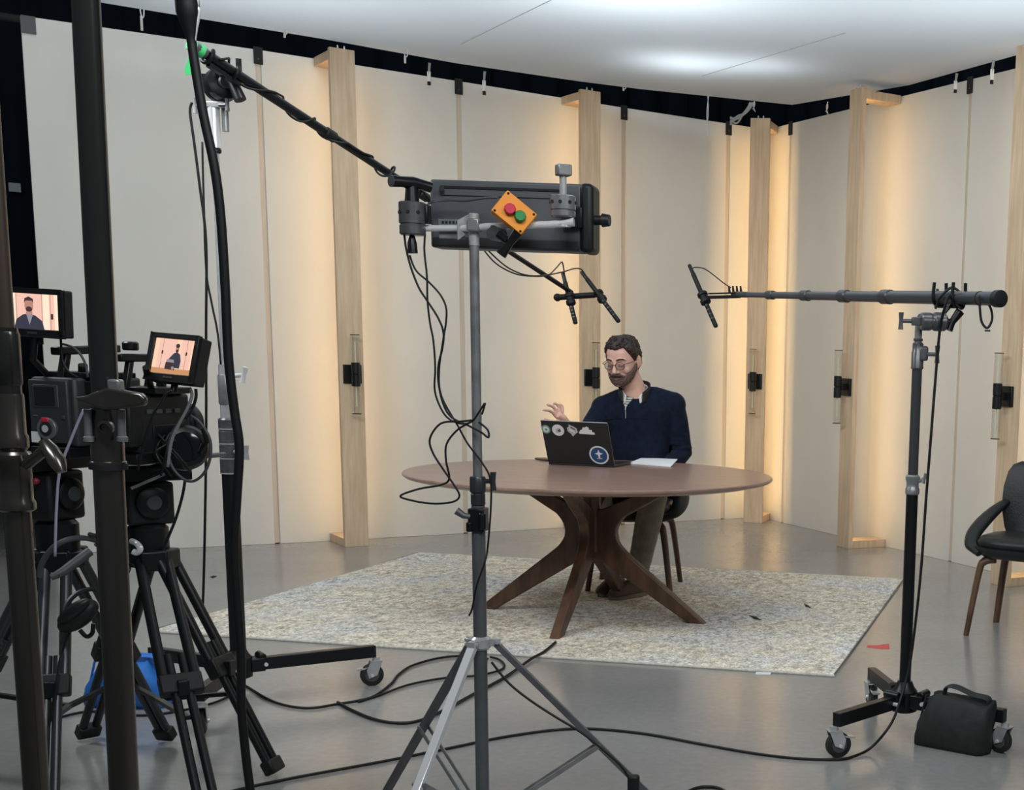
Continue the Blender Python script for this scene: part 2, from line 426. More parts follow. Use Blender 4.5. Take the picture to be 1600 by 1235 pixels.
# ================================================================== RUG
def rug_material():
    m = bpy.data.materials.new('rug_pile'); m.use_nodes = True; MATS['rug'] = m
    nt = m.node_tree; n = nt.nodes; l = nt.links; b = n['Principled BSDF']; b.inputs['Roughness'].default_value = 0.95
    b.inputs['Specular IOR Level'].default_value = 0.1
    tc = n.new('ShaderNodeTexCoord'); mp = n.new('ShaderNodeMapping'); mp.inputs['Scale'].default_value = (1.25, 0.85, 1)
    l.new(tc.outputs['Object'], mp.inputs[0])
    def noise(sc, det, vec, dist=0.0):
        q = n.new('ShaderNodeTexNoise'); q.inputs['Scale'].default_value = sc; q.inputs['Detail'].default_value = det; q.inputs['Distortion'].default_value = dist
        q.inputs['Roughness'].default_value = 0.65
        l.new(vec, q.inputs['Vector']); return q.outputs[0]
    def ramp(src, stops):
        r = n.new('ShaderNodeValToRGB'); e = r.color_ramp.elements
        e[0].position, e[0].color = stops[0][0], (*stops[0][1], 1); e[1].position, e[1].color = stops[-1][0], (*stops[-1][1], 1)
        for p, c in stops[1:-1]:
            q = e.new(p); q.color = (*c, 1)
        l.new(src, r.inputs[0]); return r.outputs[0]
    def mix(mode, f, a, c):
        x = n.new('ShaderNodeMixRGB'); x.blend_type = mode
        if isinstance(f, float): x.inputs[0].default_value = f
        else: l.new(f, x.inputs[0])
        l.new(a, x.inputs[1]); l.new(c, x.inputs[2]); return x.outputs[0]
    base = ramp(noise(22, 7, mp.outputs[0], 0.5), [(0.32, (0.28, 0.265, 0.215)), (0.44, (0.53, 0.49, 0.40)), (0.55, (0.73, 0.68, 0.57)), (0.68, (0.86, 0.82, 0.71))])
    blue = ramp(noise(27, 6, mp.outputs[0], 0.5), [(0.36, (0.25, 0.255, 0.27)), (0.5, (0.60, 0.60, 0.59)), (0.64, (0.80, 0.79, 0.76))])
    patch = ramp(noise(1.6, 3, tc.outputs['Object']), [(0.46, (0, 0, 0)), (0.62, (1, 1, 1))])
    c1 = mix('MIX', patch, base, blue)
    fine = ramp(noise(75, 3, mp.outputs[0]), [(0.34, (0.55, 0.55, 0.54)), (0.55, (1.3, 1.3, 1.3))])
    c2 = mix('MULTIPLY', 0.85, c1, fine)
    l.new(c2, b.inputs['Base Color'])
    bp = n.new('ShaderNodeBump'); bp.inputs['Strength'].default_value = 0.6; bp.inputs['Distance'].default_value = 0.006
    l.new(noise(160, 2, tc.outputs['Object']), bp.inputs['Height']); l.new(bp.outputs[0], b.inputs['Normal'])
rug_material()
mat('rug_edge', (0.66, 0.64, 0.56), 0.9, col2=(0.5, 0.48, 0.42), scale=60)
rFR, rBR, rBL = V(-0.047, 5.415, 0), V(0.208, 7.98, 0), V(-2.872, 8.406, 0)
rFL = rFR + (rBL - rBR)
rc = (rFR + rBL) / 2; ru = (rBR - rBL).normalized(); rv = V(-ru.y, ru.x, 0)
rt = thing('area_rug', 'faded grey and cream distressed area rug under the table', 'rug', rc, math.atan2(ru.y, ru.x))
hw, hh = (rBR - rBL).length / 2, (rBR - rFR).length / 2
MB().box((0, 0, 0.006), (2 * hw - 0.03, 2 * hh - 0.03, 0.011)).build('pile', 'rug', rt, bevel=0.003)
MB().tube([(-hw + .012, -hh + .012, .006), (hw - .012, -hh + .012, .006), (hw - .012, hh - .012, .006), (-hw + .012, hh - .012, .006)], 0.0065, 8, closed=True).build('bound_edge', 'rug_edge', rt)
RZ = 0.0115
# marks
o = MB().box(G(1193, 1053) + V(0, -0.012, 0.003), (0.062, 0.03, 0.005)).build('floor_tape', 'white_paper'); tag(o, 'short strip of white tape on the front edge of the rug', 'tape')
def flat(name, px, m, label, cat, z=0.0, th=0.0015, **kw):
    pts = [G(x, y, z) for x, y in px]
    s = MB(); n = len(pts)
    s._add([p + V(0, 0, 0.0004) for p in pts] + [p + V(0, 0, th) for p in pts], [tuple(range(n)), tuple(range(n, 2 * n))] + [(i, (i + 1) % n, n + (i + 1) % n, n + i) for i in range(n)])
    return tag(s.build(name, m, smooth=0), label, cat)
mat('red_tape', (0.62, 0.09, 0.09), 0.6)
flat('tape_mark', [(1356, 1009), (1372, 1009), (1389, 1006.5), (1390, 1015), (1376, 1014.5), (1354, 1012.2)], 'red_tape', 'red tape mark on the floor right of the rug', 'tape')
flat('rug_mark', [(1170, 962), (1180, 964), (1191, 970), (1178, 968)], 'matte_black', 'black tape mark on the rug right of the table leg', 'tape', z=RZ)
flat('rug_mark', [(1256, 944), (1262, 946), (1268, 951), (1259, 949)], 'matte_black', 'small dark tape mark on the rug near its right end', 'tape', z=RZ)
flat('floor_mark', [(328, 902), (334, 900), (339, 901), (333, 904)], 'matte_black', 'small dark scrap on the floor left of the rug', 'scrap')

# ================================================================== ROUND TABLE
TC = V(-1.335, 6.53, 0); TH = 0.715; TR = 0.878
t = thing('round_table', 'large round walnut table with crossed boomerang legs', 'table', TC)
def tabletop_material():
    m = bpy.data.materials.new('walnut_top'); m.use_nodes = True; MATS['walnut_top'] = m
    nt = m.node_tree; n = nt.nodes; l = nt.links; b = n['Principled BSDF']; b.inputs['Roughness'].default_value = 0.30
    tc = n.new('ShaderNodeTexCoord'); mp = n.new('ShaderNodeMapping'); mp.inputs['Scale'].default_value = (1.2, 9, 1); mp.inputs['Rotation'].default_value = (0, 0, 0.5)
    l.new(tc.outputs['Object'], mp.inputs[0])
    q = n.new('ShaderNodeTexNoise'); q.inputs['Scale'].default_value = 4; q.inputs['Detail'].default_value = 8; q.inputs['Distortion'].default_value = 0.5
    l.new(mp.outputs[0], q.inputs['Vector'])
    r = n.new('ShaderNodeValToRGB'); r.color_ramp.elements[0].position = 0.3; r.color_ramp.elements[1].position = 0.7
    r.color_ramp.elements[0].color = (0.215, 0.135, 0.105, 1); r.color_ramp.elements[1].color = (0.31, 0.20, 0.16, 1)
    l.new(q.outputs[0], r.inputs[0]); l.new(r.outputs[0], b.inputs['Base Color'])
tabletop_material()
MB(Matrix.Translation(TC) @ Matrix.Diagonal((1, 0.96, 1, 1)) @ Matrix.Translation(-TC)).lathe([(TR - 0.07, TH - 0.034), (TR - 0.012, TH - 0.020), (TR, TH - 0.012), (TR, TH - 0.004), (TR - 0.004, TH)], TC, n=96).build('tabletop', 'walnut_top', t, smooth=30)
def arc(p0, p1, p2, k=8):   # quadratic curve
    out = []
    for i in range(k + 1):
        s = i / k
        out.append(((1 - s) ** 2 * p0[0] + 2 * s * (1 - s) * p1[0] + s * s * p2[0], (1 - s) ** 2 * p0[1] + 2 * s * (1 - s) * p1[1] + s * s * p2[1]))
    return out
TT = TH - 0.030
leg_poly = [(0.505, RZ), (0.592, RZ)] + arc((0.185, 0.335), (0.080, 0.42), (0.175, 0.512), 10) + [(0.47, TT), (0.385, TT)] + arc((0.10, 0.562), (0.05, 0.535), (0.0, 0.535), 4) + arc((0.0, 0.30), (0.03, 0.30), (0.062, 0.285), 4)
for ang in (170.5, -11.5, -95, 84.5):
    a = math.radians(ang); d = V(math.cos(a), math.sin(a), 0)
    MB().prism(leg_poly, TC, d, (0, 0, 1), 0.048).build('leg', 'walnut', t, smooth=30, bevel=0.006)
MB().cyl(TC + V(0, 0, 0.335), TC + V(0, 0, 0.60), 0.045, n=16).build('hub', 'walnut', t)

# ================================================================== CHAIRS
def chair(loc, ang, label):
    """local: sits facing -y"""
    t = thing('upholstered_chair', label, 'chair', loc, ang, group='black upholstered chairs with wooden legs')
    SH = 0.455
    def ring(z, sx, sy, oy, n=28, e=0.62):
        out = []
        for k in range(n):
            a = 2 * PI * k / n; c, s_ = math.cos(a), math.sin(a)
            out.append(V(math.copysign(abs(c) ** e, c) * sx, math.copysign(abs(s_) ** e, s_) * sy + oy, z))
        return out
    MB().loft([ring(SH - 0.075, 0.10, 0.10, 0), ring(SH - 0.07, 0.20, 0.20, 0), ring(SH - 0.04, 0.245, 0.238, 0), ring(SH - 0.02, 0.25, 0.242, 0), ring(SH - 0.015, 0.22, 0.21, 0)]).build('seat_shell', 'leather_black', t, smooth=60)
    MB().loft([ring(SH - 0.03, 0.19, 0.19, -0.01), ring(SH - 0.022, 0.222, 0.215, -0.01), ring(SH + 0.005, 0.228, 0.222, -0.01), ring(SH + 0.026, 0.21, 0.205, -0.01), ring(SH + 0.036, 0.14, 0.13, -0.01)]).build('seat_cushion', 'leather_black', t, smooth=60)
    # curved backrest
    def back(z, hw_, th, bow, y0):
        n = 9; fr = []; bk = []
        for i in range(n):
            s_ = -1 + 2 * i / (n - 1)
            x = s_ * hw_; y = y0 - bow * (s_ * s_)
            e = th * (1 - 0.45 * abs(s_) ** 3)
            fr.append(V(x, y - e / 2, z)); bk.append(V(x, y + e / 2, z))
        return fr + bk[::-1]
    zs = [(0.455, 0.175, 0.05, 0.02, 0.20), (0.50, 0.195, 0.055, 0.03, 0.215), (0.60, 0.215, 0.055, 0.05, 0.235), (0.70, 0.215, 0.05, 0.055, 0.255), (0.775, 0.203, 0.045, 0.05, 0.272), (0.808, 0.185, 0.036, 0.04, 0.279), (0.825, 0.15, 0.02, 0.025, 0.282)]
    bo = MB().loft([back(*q) for q in zs]).build('backrest', 'leather_black', t, smooth=60)
    for s_ in (-0.33, 0.33):
        pts = [V(s_ * q[1], q[4] - q[3] * s_ * s_ - q[2] / 2 - 0.001, q[0]) for q in zs[:-1]]
        MB().tube(catmull(pts, 4), 0.0022, 6).build('piping', mat('thread_grey', (0.20, 0.21, 0.21), 0.6), bo)
    # swept arms: from the back's side, out and down to the seat's front corner
    for s_ in (-1, 1):
        pts = catmull([V(s_ * 0.195, 0.185, 0.625), V(s_ * 0.225, 0.11, 0.585), V(s_ * 0.250, 0.01, 0.530), V(s_ * 0.258, -0.08, 0.478), V(s_ * 0.238, -0.15, 0.435), V(s_ * 0.17, -0.20, 0.410)], 6)
        m = len(pts)
        rr = [0.026 + 0.020 * math.sin(PI * min(1, 1.15 * i / (m - 1))) for i in range(m)]
        MB().tube(pts, rr, 12, flat=0.55).build('arm', 'leather_black', t, smooth=60)
    for sx in (-1, 1):
        for sy in (-1, 1):
            pts = catmull([V(sx * 0.12, sy * 0.13, SH - 0.078), V(sx * 0.165, sy * 0.16, SH - 0.092), V(sx * 0.185, sy * 0.172, SH - 0.15), V(sx * 0.225, sy * 0.20, 0.0)], 5)
            m = len(pts)
            MB().tube(pts, [0.029 - 0.011 * (i / (m - 1)) for i in range(m)], 10, flat=0.75).build('leg', 'walnut', t, smooth=50)
    return t
chair((0.80, 6.47, 0.0), math.atan2(-0.45, 0.9) , 'empty black upholstered chair at the right edge of the picture')
chair((-1.27, 7.40, RZ), 0.0, 'black upholstered chair the person sits on')

# ================================================================== STAND HARDWARE
def tknob(s, c, d, L=0.03, w=0.045, r=0.006, up=(0, 0, 1)):
    """T-shaped tightening knob sticking out of c along d"""
    c = Vector(c); d = Vector(d).normalized(); up = Vector(up).normalized()
    s.cyl(c, c + d * L, r, n=10)
    e = c + d * (L + r * 0.6)
    s.tube([e - up * w / 2, e - up * w / 4, e, e + up * w / 4, e + up * w / 2], [r * 1.3, r * 1.1, r * 0.9, r * 1.1, r * 1.3], 10)
    return s
def caster(parent, c, rz, wr=0.043, top=0.115, brake=True):
    """swivel caster with the wheel standing on the floor below c"""
    c = V(c[0], c[1], 0); f = V(math.cos(rz), math.sin(rz), 0); a = V(-f.y, f.x, 0)
    hub = c + V(0, 0, wr); off = f * -0.018
    w = MB().lathe([(wr * 0.8, -0.013), (wr, -0.009), (wr, 0.009), (wr * 0.8, 0.013)], hub, a, 24).build('caster_wheel', 'rubber', parent)
    MB().lathe([(wr * 0.55, -0.0145), (wr * 0.6, -0.013), (wr * 0.6, 0.013), (wr * 0.55, 0.0145)], hub, a, 20).build('wheel_rim', 'gunmetal', w)
    fk = MB()
    for s in (-1, 1):
        fk.prism([(-0.018, 0), (0.012, -0.012), (0.020, 0.02), (0.004, top - wr), (-0.038, top - wr)], hub + a * s * 0.018 + off * 0, f, (0, 0, 1), 0.003)
    fk.box(hub + f * -0.017 + V(0, 0, top - wr), (0.045, 0.040, 0.004), Matrix((f, a, V(0, 0, 1))).transposed())
    fk.cyl(hub + f * -0.017 + V(0, 0, top - wr), hub + f * -0.017 + V(0, 0, top - wr + 0.014), 0.014)
    k = fk.build('caster_fork', 'steel', parent, smooth=30)
    MB().lathe([(0.006, -0.024), (0.006, 0.024)], hub, a, 10).build('axle', 'steel_bright', k)
    if brake:
        MB().bar(hub + f * 0.01 + V(0, 0, 0.030), hub + f * 0.055 + V(0, 0, 0.022), 0.026, 0.006).build('brake_pedal', 'steel', k)

# ---------------------------------------------------------------- centre light stand
YC = 3.3
def C(px, py, dy=0.0): return A(px, py, YC + dy)
cb = V(-0.955, YC, 0)
def zC(py): return A(747, py, YC).z
t = thing('light_stand', 'silver tripod light stand in the foreground with dark lower column', 'light stand', cb)
def colm(z0, z1, r, nm, m, n=20): return MB().cyl(cb + V(0, 0, z0), cb + V(0, 0, z1), r, n=n).build(nm, m, t)
colm(zC(765), zC(383), 0.0115, 'upper_tube', 'steel_worn')
colm(0.10, zC(790), 0.0165, 'lower_tube', mat('column_grey', (0.095, 0.10, 0.108), 0.38, 0.3, col2=(0.12, 0.125, 0.134), scale=15))
co = MB().lathe([(0.015, 0), (0.0175, 0.003), (0.0175, 0.028), (0.016, 0.030), (0.0195, 0.034), (0.0195, 0.068), (0.017, 0.072)], cb + V(0, 0, zC(790))).build('collar', 'dark_grey_metal', t)
tknob(MB(), cb + V(0.014, 0, zC(752)), (1, -0.15, 0.05), 0.022, 0.045, 0.006).build('locking_knob', 'dark_grey_metal', t)
cl = MB().box(cb + V(0, 0, zC(812)), (0.040, 0.046, 0.058)); cl.cyl(cb + V(0.016, -0.022, zC(800)), cb + V(0.016, -0.022, zC(826)), 0.009)
cl.cyl(cb + V(-0.016, -0.022, zC(815)), cb + V(-0.016, -0.022, zC(830)), 0.008)
cl = cl.build('clamp', 'black_metal', t, bevel=0.003)
MB().tube([cb + V(-0.015, -0.02, zC(806)), cb + V(-0.028, -0.025, zC(805)), cb + V(-0.045, -0.03, zC(797))], [0.007, 0.008, 0.010], 10).build('wing_lever', 'gunmetal', cl)
hz = zC(1003)
hb = MB().lathe([(0.019, -0.02), (0.026, -0.014), (0.026, 0.008), (0.019, 0.014)], cb + V(0, 0, hz))
LEGANG = [17, 137, 257]
for a in LEGANG:
    a = math.radians(a); d = V(math.cos(a), math.sin(a), 0)
    hb.box(cb + d * 0.034 + V(0, 0, hz - 0.002), (0.020, 0.030, 0.018), Matrix.Rotation(a + PI / 2, 3, 'Z'))
    hb.cyl(cb + d * 0.040 + V(0, 0, hz) - V(-d.y, d.x, 0) * 0.018, cb + d * 0.040 + V(0, 0, hz) + V(-d.y, d.x, 0) * 0.018, 0.005, n=8)
hb.build('tripod_collar', 'steel', t)
low = MB().lathe([(0.018, -0.012), (0.024, -0.008), (0.024, 0.008), (0.018, 0.012)], cb + V(0, 0, 0.12)).build('sliding_collar', 'steel', t)
for k, a in enumerate(LEGANG):
    a = math.radians(a); d = V(math.cos(a), math.sin(a), 0); sd = V(-d.y, d.x, 0)
    p0 = cb + d * 0.036 + V(0, 0, hz - 0.004); p1 = cb + d * 0.55 + V(0, 0, 0.010)
    lg = MB().bar(p0, p1, 0.021, 0.016).build('leg', ['column_grey', 'column_grey', 'steel_bright'][k], t, bevel=0.002)  # bright material on the camera-side leg paints in its white highlight
    MB().ball(p1, (0.016, 0.016, 0.0100), 10, 8).build('rubber_foot', 'rubber', lg)
    q = p0.lerp(p1, 0.50)
    br = MB()
    for s in (-1, 1):
        br.bar(q + sd * s * 0.013, cb + d * 0.024 + sd * s * 0.013 + V(0, 0, 0.12), 0.003, 0.012)
    br.cyl(q - sd * 0.016, q + sd * 0.016, 0.005, n=8)
    br.build('brace', 'steel_worn', t)

# grip arm and its two grip heads, clamped across the top of the stand (parts of it)
ga = MB().tube([C(653, 357), C(722, 357), C(742, 356, -0.01), C(760, 354, -0.02), C(860, 351, -0.02), C(897, 347, -0.02)], [0.0075, 0.0075, 0.0078, 0.0078, 0.0085, 0.0105], 14).build('grip_arm', 'steel_bright', t)
MB().lathe([(0.0125, 0), (0.0125, 0.072), (0.010, 0.075)], C(741, 384)).build('post_socket', 'steel', ga)
MB().box(C(741, 352, -0.012), (0.03, 0.03, 0.03)).build('clamp_block', 'steel_worn', ga, bevel=0.004)
pl_ = MB().box(C(706, 358, 0.01), (0.062, 0.004, 0.045)).build('bracket_plate', 'steel_worn', ga, bevel=0.001)
pm = MB()
for i in range(5): pm.box(C(692 + i * 5.5, 347.5, 0.0072), (0.0055, 0.0008, 0.006))
pm.build('printed_mark', 'black_plastic', ga)
MB().prism([(0, 0), (0.032, 0.02), (0.032, 0.062), (0, 0.045)], C(715, 375, -0.012), (0.6, 0.8, 0), (0, 0, 1), 0.003).build('bracket_fin', 'steel', ga)
MB().lathe([(0.018, 0), (0.018, 0.03), (0.012, 0.036)], C(770, 364, -0.03), (0.35, 0.9, 0)).build('knuckle', 'gunmetal', ga)
tknob(MB(), C(780, 366, -0.03), (0.75, -0.3, -0.55), 0.03, 0.07, 0.010, up=(0.6, 0, 0.8)).build('tightening_handle', 'black_metal', ga)
def grip_head(px, y0, y1, r, label, m):
    b = C(px, y1, -0.015); H = C(px, y0).z - b.z
    g = MB().lathe([(r * 0.9, 0), (r, 0.003), (r, H * 0.28), (r * 0.93, H * 0.30), (r * 0.93, H * 0.33), (r * 1.03, H * 0.36), (r * 1.03, H * 0.97), (r * 0.95, H)], b, n=28).build('grip_head', m, t)
    g['label'] = label
    for k in range(5):
        a = -PI / 2 + (k - 2) * 0.75
        d = V(math.cos(a), math.sin(a), 0)
        MB().lathe([(r * 0.14, 0), (r * 0.14, 0.002)], b + V(0, 0, H * 0.68) + d * (r * 1.02), d, 10).build('rod_hole', 'matte_black', g)
    return g, b, H
g, b, H = grip_head(645, 317, 368, 0.030, 'black grip head with a thick T handle', 'gunmetal')
MB().tube([b + V(0, 0, H), b + V(0, 0, H + 0.045)], [0.017, 0.013], 14).build('stem', 'black_metal', g)
MB().tube([C(612, 283, -0.05), C(628, 284, -0.035), C(645, 286, -0.015), C(660, 289, 0.0), C(673, 293, 0.012)], [0.0135, 0.0125, 0.015, 0.0125, 0.013], 14).build('t_handle', 'black_metal', g)
MB().lathe([(0.0135, 0), (0.0135, 0.003)], C(612, 283, -0.053), (-0.65, -0.75, 0), 16).build('handle_end', 'gunmetal', g)
MB().tube([C(644, 368, -0.02), C(644, 380, -0.02), C(645, 396, -0.02)], [0.006, 0.011, 0.012], 12).build('lower_knob', 'black_metal', g)
MB().box(C(665, 335, -0.005), (0.02, 0.03, 0.045)).build('side_block', 'black_metal', g, bevel=0.004)
g, b, H = grip_head(880, 307, 340, 0.029, 'steel grip head with a square topped stud', 'steel_worn')
MB().lathe([(0.0085, 0), (0.0085, 0.05)], b + V(0, 0, H)).build('stud', 'steel', g)
MB().box(b + V(0.001, 0, H + 0.058), (0.034, 0.03, 0.026), Matrix.Rotation(0.5, 3, 'Z')).build('stud_cap', 'steel_worn', g, bevel=0.003)
MB().lathe([(0.018, -0.012), (0.012, 0.0)], C(880, 347, -0.015)).build('washer', 'steel', g)

# flat lamp housing behind the arm
t = thing('panel_light', 'dark grey rectangular lamp housing with black rounded end mounted behind the arm', 'lamp', C(798, 385, 0.12))
p0, p1 = C(672, 386, 0.10), C(908, 287, 0.10)
ctr = (p0 + p1) / 2 + V(0, 0.045, 0); sz = V(p1.x - p0.x, 0.08, p1.z - p0.z)
mat('lamp_grey', (0.075, 0.083, 0.094), 0.45, 0.1, col2=(0.085, 0.093, 0.104), scale=12)
MB().box(ctr, sz).build('housing', 'lamp_grey', t, bevel=0.006)
MB().box(ctr + V(-0.01, -0.041, sz.z * 0.39), (sz.x * 0.80, 0.003, 0.006)).build('groove', 'matte_black', t)
MB().box(ctr + V(-0.01, -0.042, sz.z * 0.30), (sz.x * 0.80, 0.004, 0.010)).build('rail', 'lamp_grey', t, bevel=0.001)
MB().box(ctr + V(0.0, -0.042, -sz.z * 0.41), (sz.x * 0.97, 0.006, 0.022)).build('lower_rail', mat('lamp_dark', (0.016, 0.018, 0.02), 0.5), t, bevel=0.002)
MB().box(ctr + V(sz.x / 2 + 0.012, 0.0, 0), (0.034, 0.094, sz.z + 0.004)).build('end_cap', 'black_plastic', t, bevel=0.012, seg=3)
ek = MB().lathe([(0.012, 0), (0.012, 0.02), (0.017, 0.022), (0.014, 0.04)], ctr + V(sz.x / 2 + 0.026, -0.02, -0.002), (1, -0.1, 0))
ek.build('tilt_knob', 'black_plastic', t)
MB().box(ctr + V(sz.x / 2 - 0.02, -0.05, 0.0), (0.05, 0.02, 0.05)).build('mount_block', 'black_metal', t, bevel=0.003)
MB().box(C(690, 295, 0.09) + V(0, 0, 0), (0.012, 0.004, 0.012)).build('latch', 'lamp_dark', t, bevel=0.001)

# orange control box
ex = (C(835, 334, -0.05) - C(790, 297, -0.05)); ey = (C(790, 297, -0.05) - C(772, 335, -0.05))
Lx, Ly = ex.length, ey.length; ex.normalize(); ey = (ey - ex * ey.dot(ex)).normalized()
tilt = Matrix.Rotation(0.30, 3, V(0, 0, 1)) @ Matrix.Rotation(-0.05, 3, V(1, 0, 0))
ex = tilt @ ex; ey = tilt @ ey; en = ex.cross(ey)
if en.y > 0: en = -en
oc = C(803.5, 332.5, -0.05)
R = Matrix((ex, ey, ex.cross(ey))).transposed()
t = thing('control_box', 'orange push button control box with red and green buttons', 'control box', oc)
MB().box(oc - en * 0.022, (Lx * 1.02, Ly, 0.044), R).build('enclosure', 'orange_plastic', t, bevel=0.003)
MB().box(oc + en * 0.003, (Lx * 1.0, Ly * 0.98, 0.006), R).build('lid', 'orange_plastic', t, bevel=0.0015)
def onbox(px, py):
    q = C(px, py, -0.05) - oc
    return oc + ex * q.dot(ex) * 1.0 + ey * q.dot(ey) + en * 0.006
for px, py, m, nm in ((796.5, 328, 'red_plastic', 'red_button'), (812.5, 338.5, 'green_plastic', 'green_button')):
    MB().lathe([(0.0135, 0), (0.0140, 0.004), (0.0125, 0.012), (0.011, 0.0135)], onbox(px, py), en, 10).build(nm, m, t, smooth=20)
for sx in (-1, 1):
    for sy in (-1, 1):
        MB().lathe([(0.003, 0), (0.003, 0.001)], oc + ex * sx * Lx * 0.43 + ey * sy * Ly * 0.41 + en * 0.006, en, 8).build('screw', 'matte_black', t)
MB().tube(catmull([C(778, 309, -0.02), C(755, 310, 0.03), C(728, 314, 0.055), C(700, 313, 0.06), C(675, 316, 0.05), C(664, 324, 0.0)], 5), 0.0028, 7).build('cord', 'grey_plastic', t)

# cables hanging from the left grip head
def hang(name, pts, Y, r, label, grp=None, m='cable', n=7):
    q = [A(p[0], p[1], Y + (p[2] if len(p) > 2 else 0.0)) for p in pts]
    o = MB().tube(catmull(q, 5), r, n).build(name, m, smooth=180)
    return tag(o, label, 'cable', grp)
GH = 'cables hanging from the light stand'
hang('cable', [(631.5, 366), (635, 391), (643, 421), (655, 451), (668, 471), (685, 498), (693, 521), (691, 545), (685, 571), (685, 597), (692, 630), (705, 652), (731, 665), (752, 676, -.03), (763, 684, -.035), (762, 672, -.035), (748, 660, -.03)], YC - 0.02, 0.0026, 'black cable from the left grip head ending in a small hook at the stand', GH)
hang('cable', [(664, 366), (663, 393), (667, 431), (668, 471), (672, 506), (677, 532), (680, 574), (679, 607), (685, 630), (698, 652), (718, 662), (737, 659, -.02), (750, 642, -.03), (758, 630, -.03), (753, 648, -.03)], YC - 0.03, 0.0024, 'black cable falling straight from the grip head before curling at the stand', GH)
hang('cable', [(640, 399), (650, 423), (670, 441), (688, 461), (697, 481), (697, 503), (693, 528), (686, 580), (690, 620), (715, 665), (731, 694), (753, 723, -.03), (766, 749, -.03), (767, 791, -.03), (762, 856, -.02), (757, 880, -.03), (745, 915, -.035), (738, 950, -.03), (733, 962, -.02)], YC - 0.01, 0.0024, 'long black cable running down the lower column of the light stand', GH)
hang('cable', [(737, 657, -.02), (718, 659), (689, 662), (672, 685), (676, 707), (692, 733), (708, 756), (718, 775), (706, 785), (672, 787), (634, 780), (627, 774), (656, 764), (689, 758), (702, 748), (697, 720), (698, 694), (715, 672), (737, 659, -.02)], YC - 0.04, 0.0026, 'black cable tied in a big loose loop left of the light stand', GH)

# ================================================================== ROLLING BOOM STANDS
def rolling_base(t, hub, angs, L, hz=0.135, bw=0.032, bh=0.046):
    MB().lathe([(0.035, -0.045), (0.046, -0.040), (0.046, 0.030), (0.034, 0.045), (0.026, 0.065)], hub + V(0, 0, hz), n=20).build('base_hub', 'black_metal', t)
    for k, a in enumerate(angs):
        a = math.radians(a); d = V(math.cos(a), math.sin(a), 0); sd = V(-d.y, d.x, 0)
        e = hub + d * (L[k] + 0.03)
        lg = MB().bar(hub + d * 0.05 + V(0, 0, hz), e + V(0, 0, hz), bw, bh).build('base_leg', 'black_metal', t, bevel=0.002)
        hg = MB(); hg.box(hub + d * 0.06 + V(0, 0, hz), (0.062, 0.05, 0.05), Matrix.Rotation(a + PI / 2, 3, 'Z'))
        hg.cyl(hub + d * 0.075 + V(0, 0, hz + 0.028) - sd * 0.03, hub + d * 0.075 + V(0, 0, hz + 0.028) + sd * 0.03, 0.014)
        hg.build('hinge', 'black_metal', t, bevel=0.004)
        MB().cyl(hub + d * 0.085 + V(0, 0, hz) - sd * 0.036, hub + d * 0.085 + V(0, 0, hz) + sd * 0.036, 0.007, n=10).build('bolt', 'steel_bright', t)
        caster(t, hub + d * L[k] + d * 0.016, a + random.uniform(-0.6, 0.6) + PI, top=hz - bh / 2 - 0.014)

# ---------------------------------------------------------------- left boom stand
YD = 4.75; hubD = V(-2.253, YD, 0)
t = thing('boom_stand', 'tall rolling stand on the left with silver upper tube and black lower tube', 'stand', hubD, group='rolling boom stands')
rolling_base(t, hubD, [38.7, 158.7, 278.7], [0.46, 0.40, 0.40])
def zD(py): return A(350, py, YD).z
def tubeD(y0, y1, r, nm, m): return MB().cyl(hubD + V(0, 0, zD(y0)), hubD + V(0, 0, zD(y1)), r, n=20).build(nm, m, t)
tubeD(1045, 735, 0.0275, 'lower_tube', 'black_metal')
cz = zD(740)
cc = MB().lathe([(0.029, 0), (0.031, 0.004), (0.031, 0.05), (0.029, 0.052), (0.029, 0.056), (0.031, 0.058), (0.031, 0.10), (0.029, 0.102), (0.029, 0.106), (0.031, 0.108), (0.031, 0.15), (0.029, 0.152), (0.029, 0.156), (0.031, 0.158), (0.031, 0.190), (0.026, 0.196)], hubD + V(0, 0, cz)).build('lower_collar', 'gunmetal', t)
for k in range(4):
    MB().lathe([(0.0318, 0), (0.0318, 0.004)], hubD + V(0, 0, cz + 0.0 + 0.052 * k), n=24).build('ring', 'steel', cc)
tknob(MB(), hubD + V(0.03, -0.02, zD(705)), (1, -0.4, 0), 0.05, 0.05, 0.007).build('locking_knob', 'steel', t)
tubeD(660, 570, 0.0225, 'middle_tube', 'steel')
MB().lathe([(0.024, 0), (0.026, 0.004), (0.026, 0.10), (0.024, 0.104)], hubD + V(0, 0, zD(632))).build('upper_collar', 'steel_worn', t)
tknob(MB(), hubD + V(0.02, -0.02, zD(588)), (1, -0.3, 0.12), 0.06, 0.055, 0.008, up=(0.25, 0, 1)).build('locking_knob', 'steel_bright', t)
tubeD(580, 225, 0.0125, 'upper_tube', 'steel')
MB().lathe([(0.017, 0), (0.02, 0.004), (0.02, 0.012), (0.017, 0.016)], hubD + V(0, 0, zD(240))).build('top_ring', 'black_metal', t)
tubeD(232, 165, 0.020, 'receiver', 'steel_bright')
MB().cyl(hubD + V(0.035, 0.01, zD(205)), hubD + V(0.035, 0.01, zD(160)), 0.011).build('baby_pin', 'steel_worn', t)
MB().box(hubD + V(0.012, 0.0, zD(165)), (0.07, 0.04, 0.02)).build('bracket', 'steel', t, bevel=0.003)
tknob(MB(), hubD + V(0.03, -0.02, zD(166)), (1, -0.3, 0), 0.03, 0.04, 0.006).build('pin_knob', 'gunmetal', t)
tknob(MB(), hubD + V(-0.02, -0.01, zD(168)), (-1, -0.2, 0.0), 0.03, 0.05, 0.006).build('pin_knob', 'steel', t)

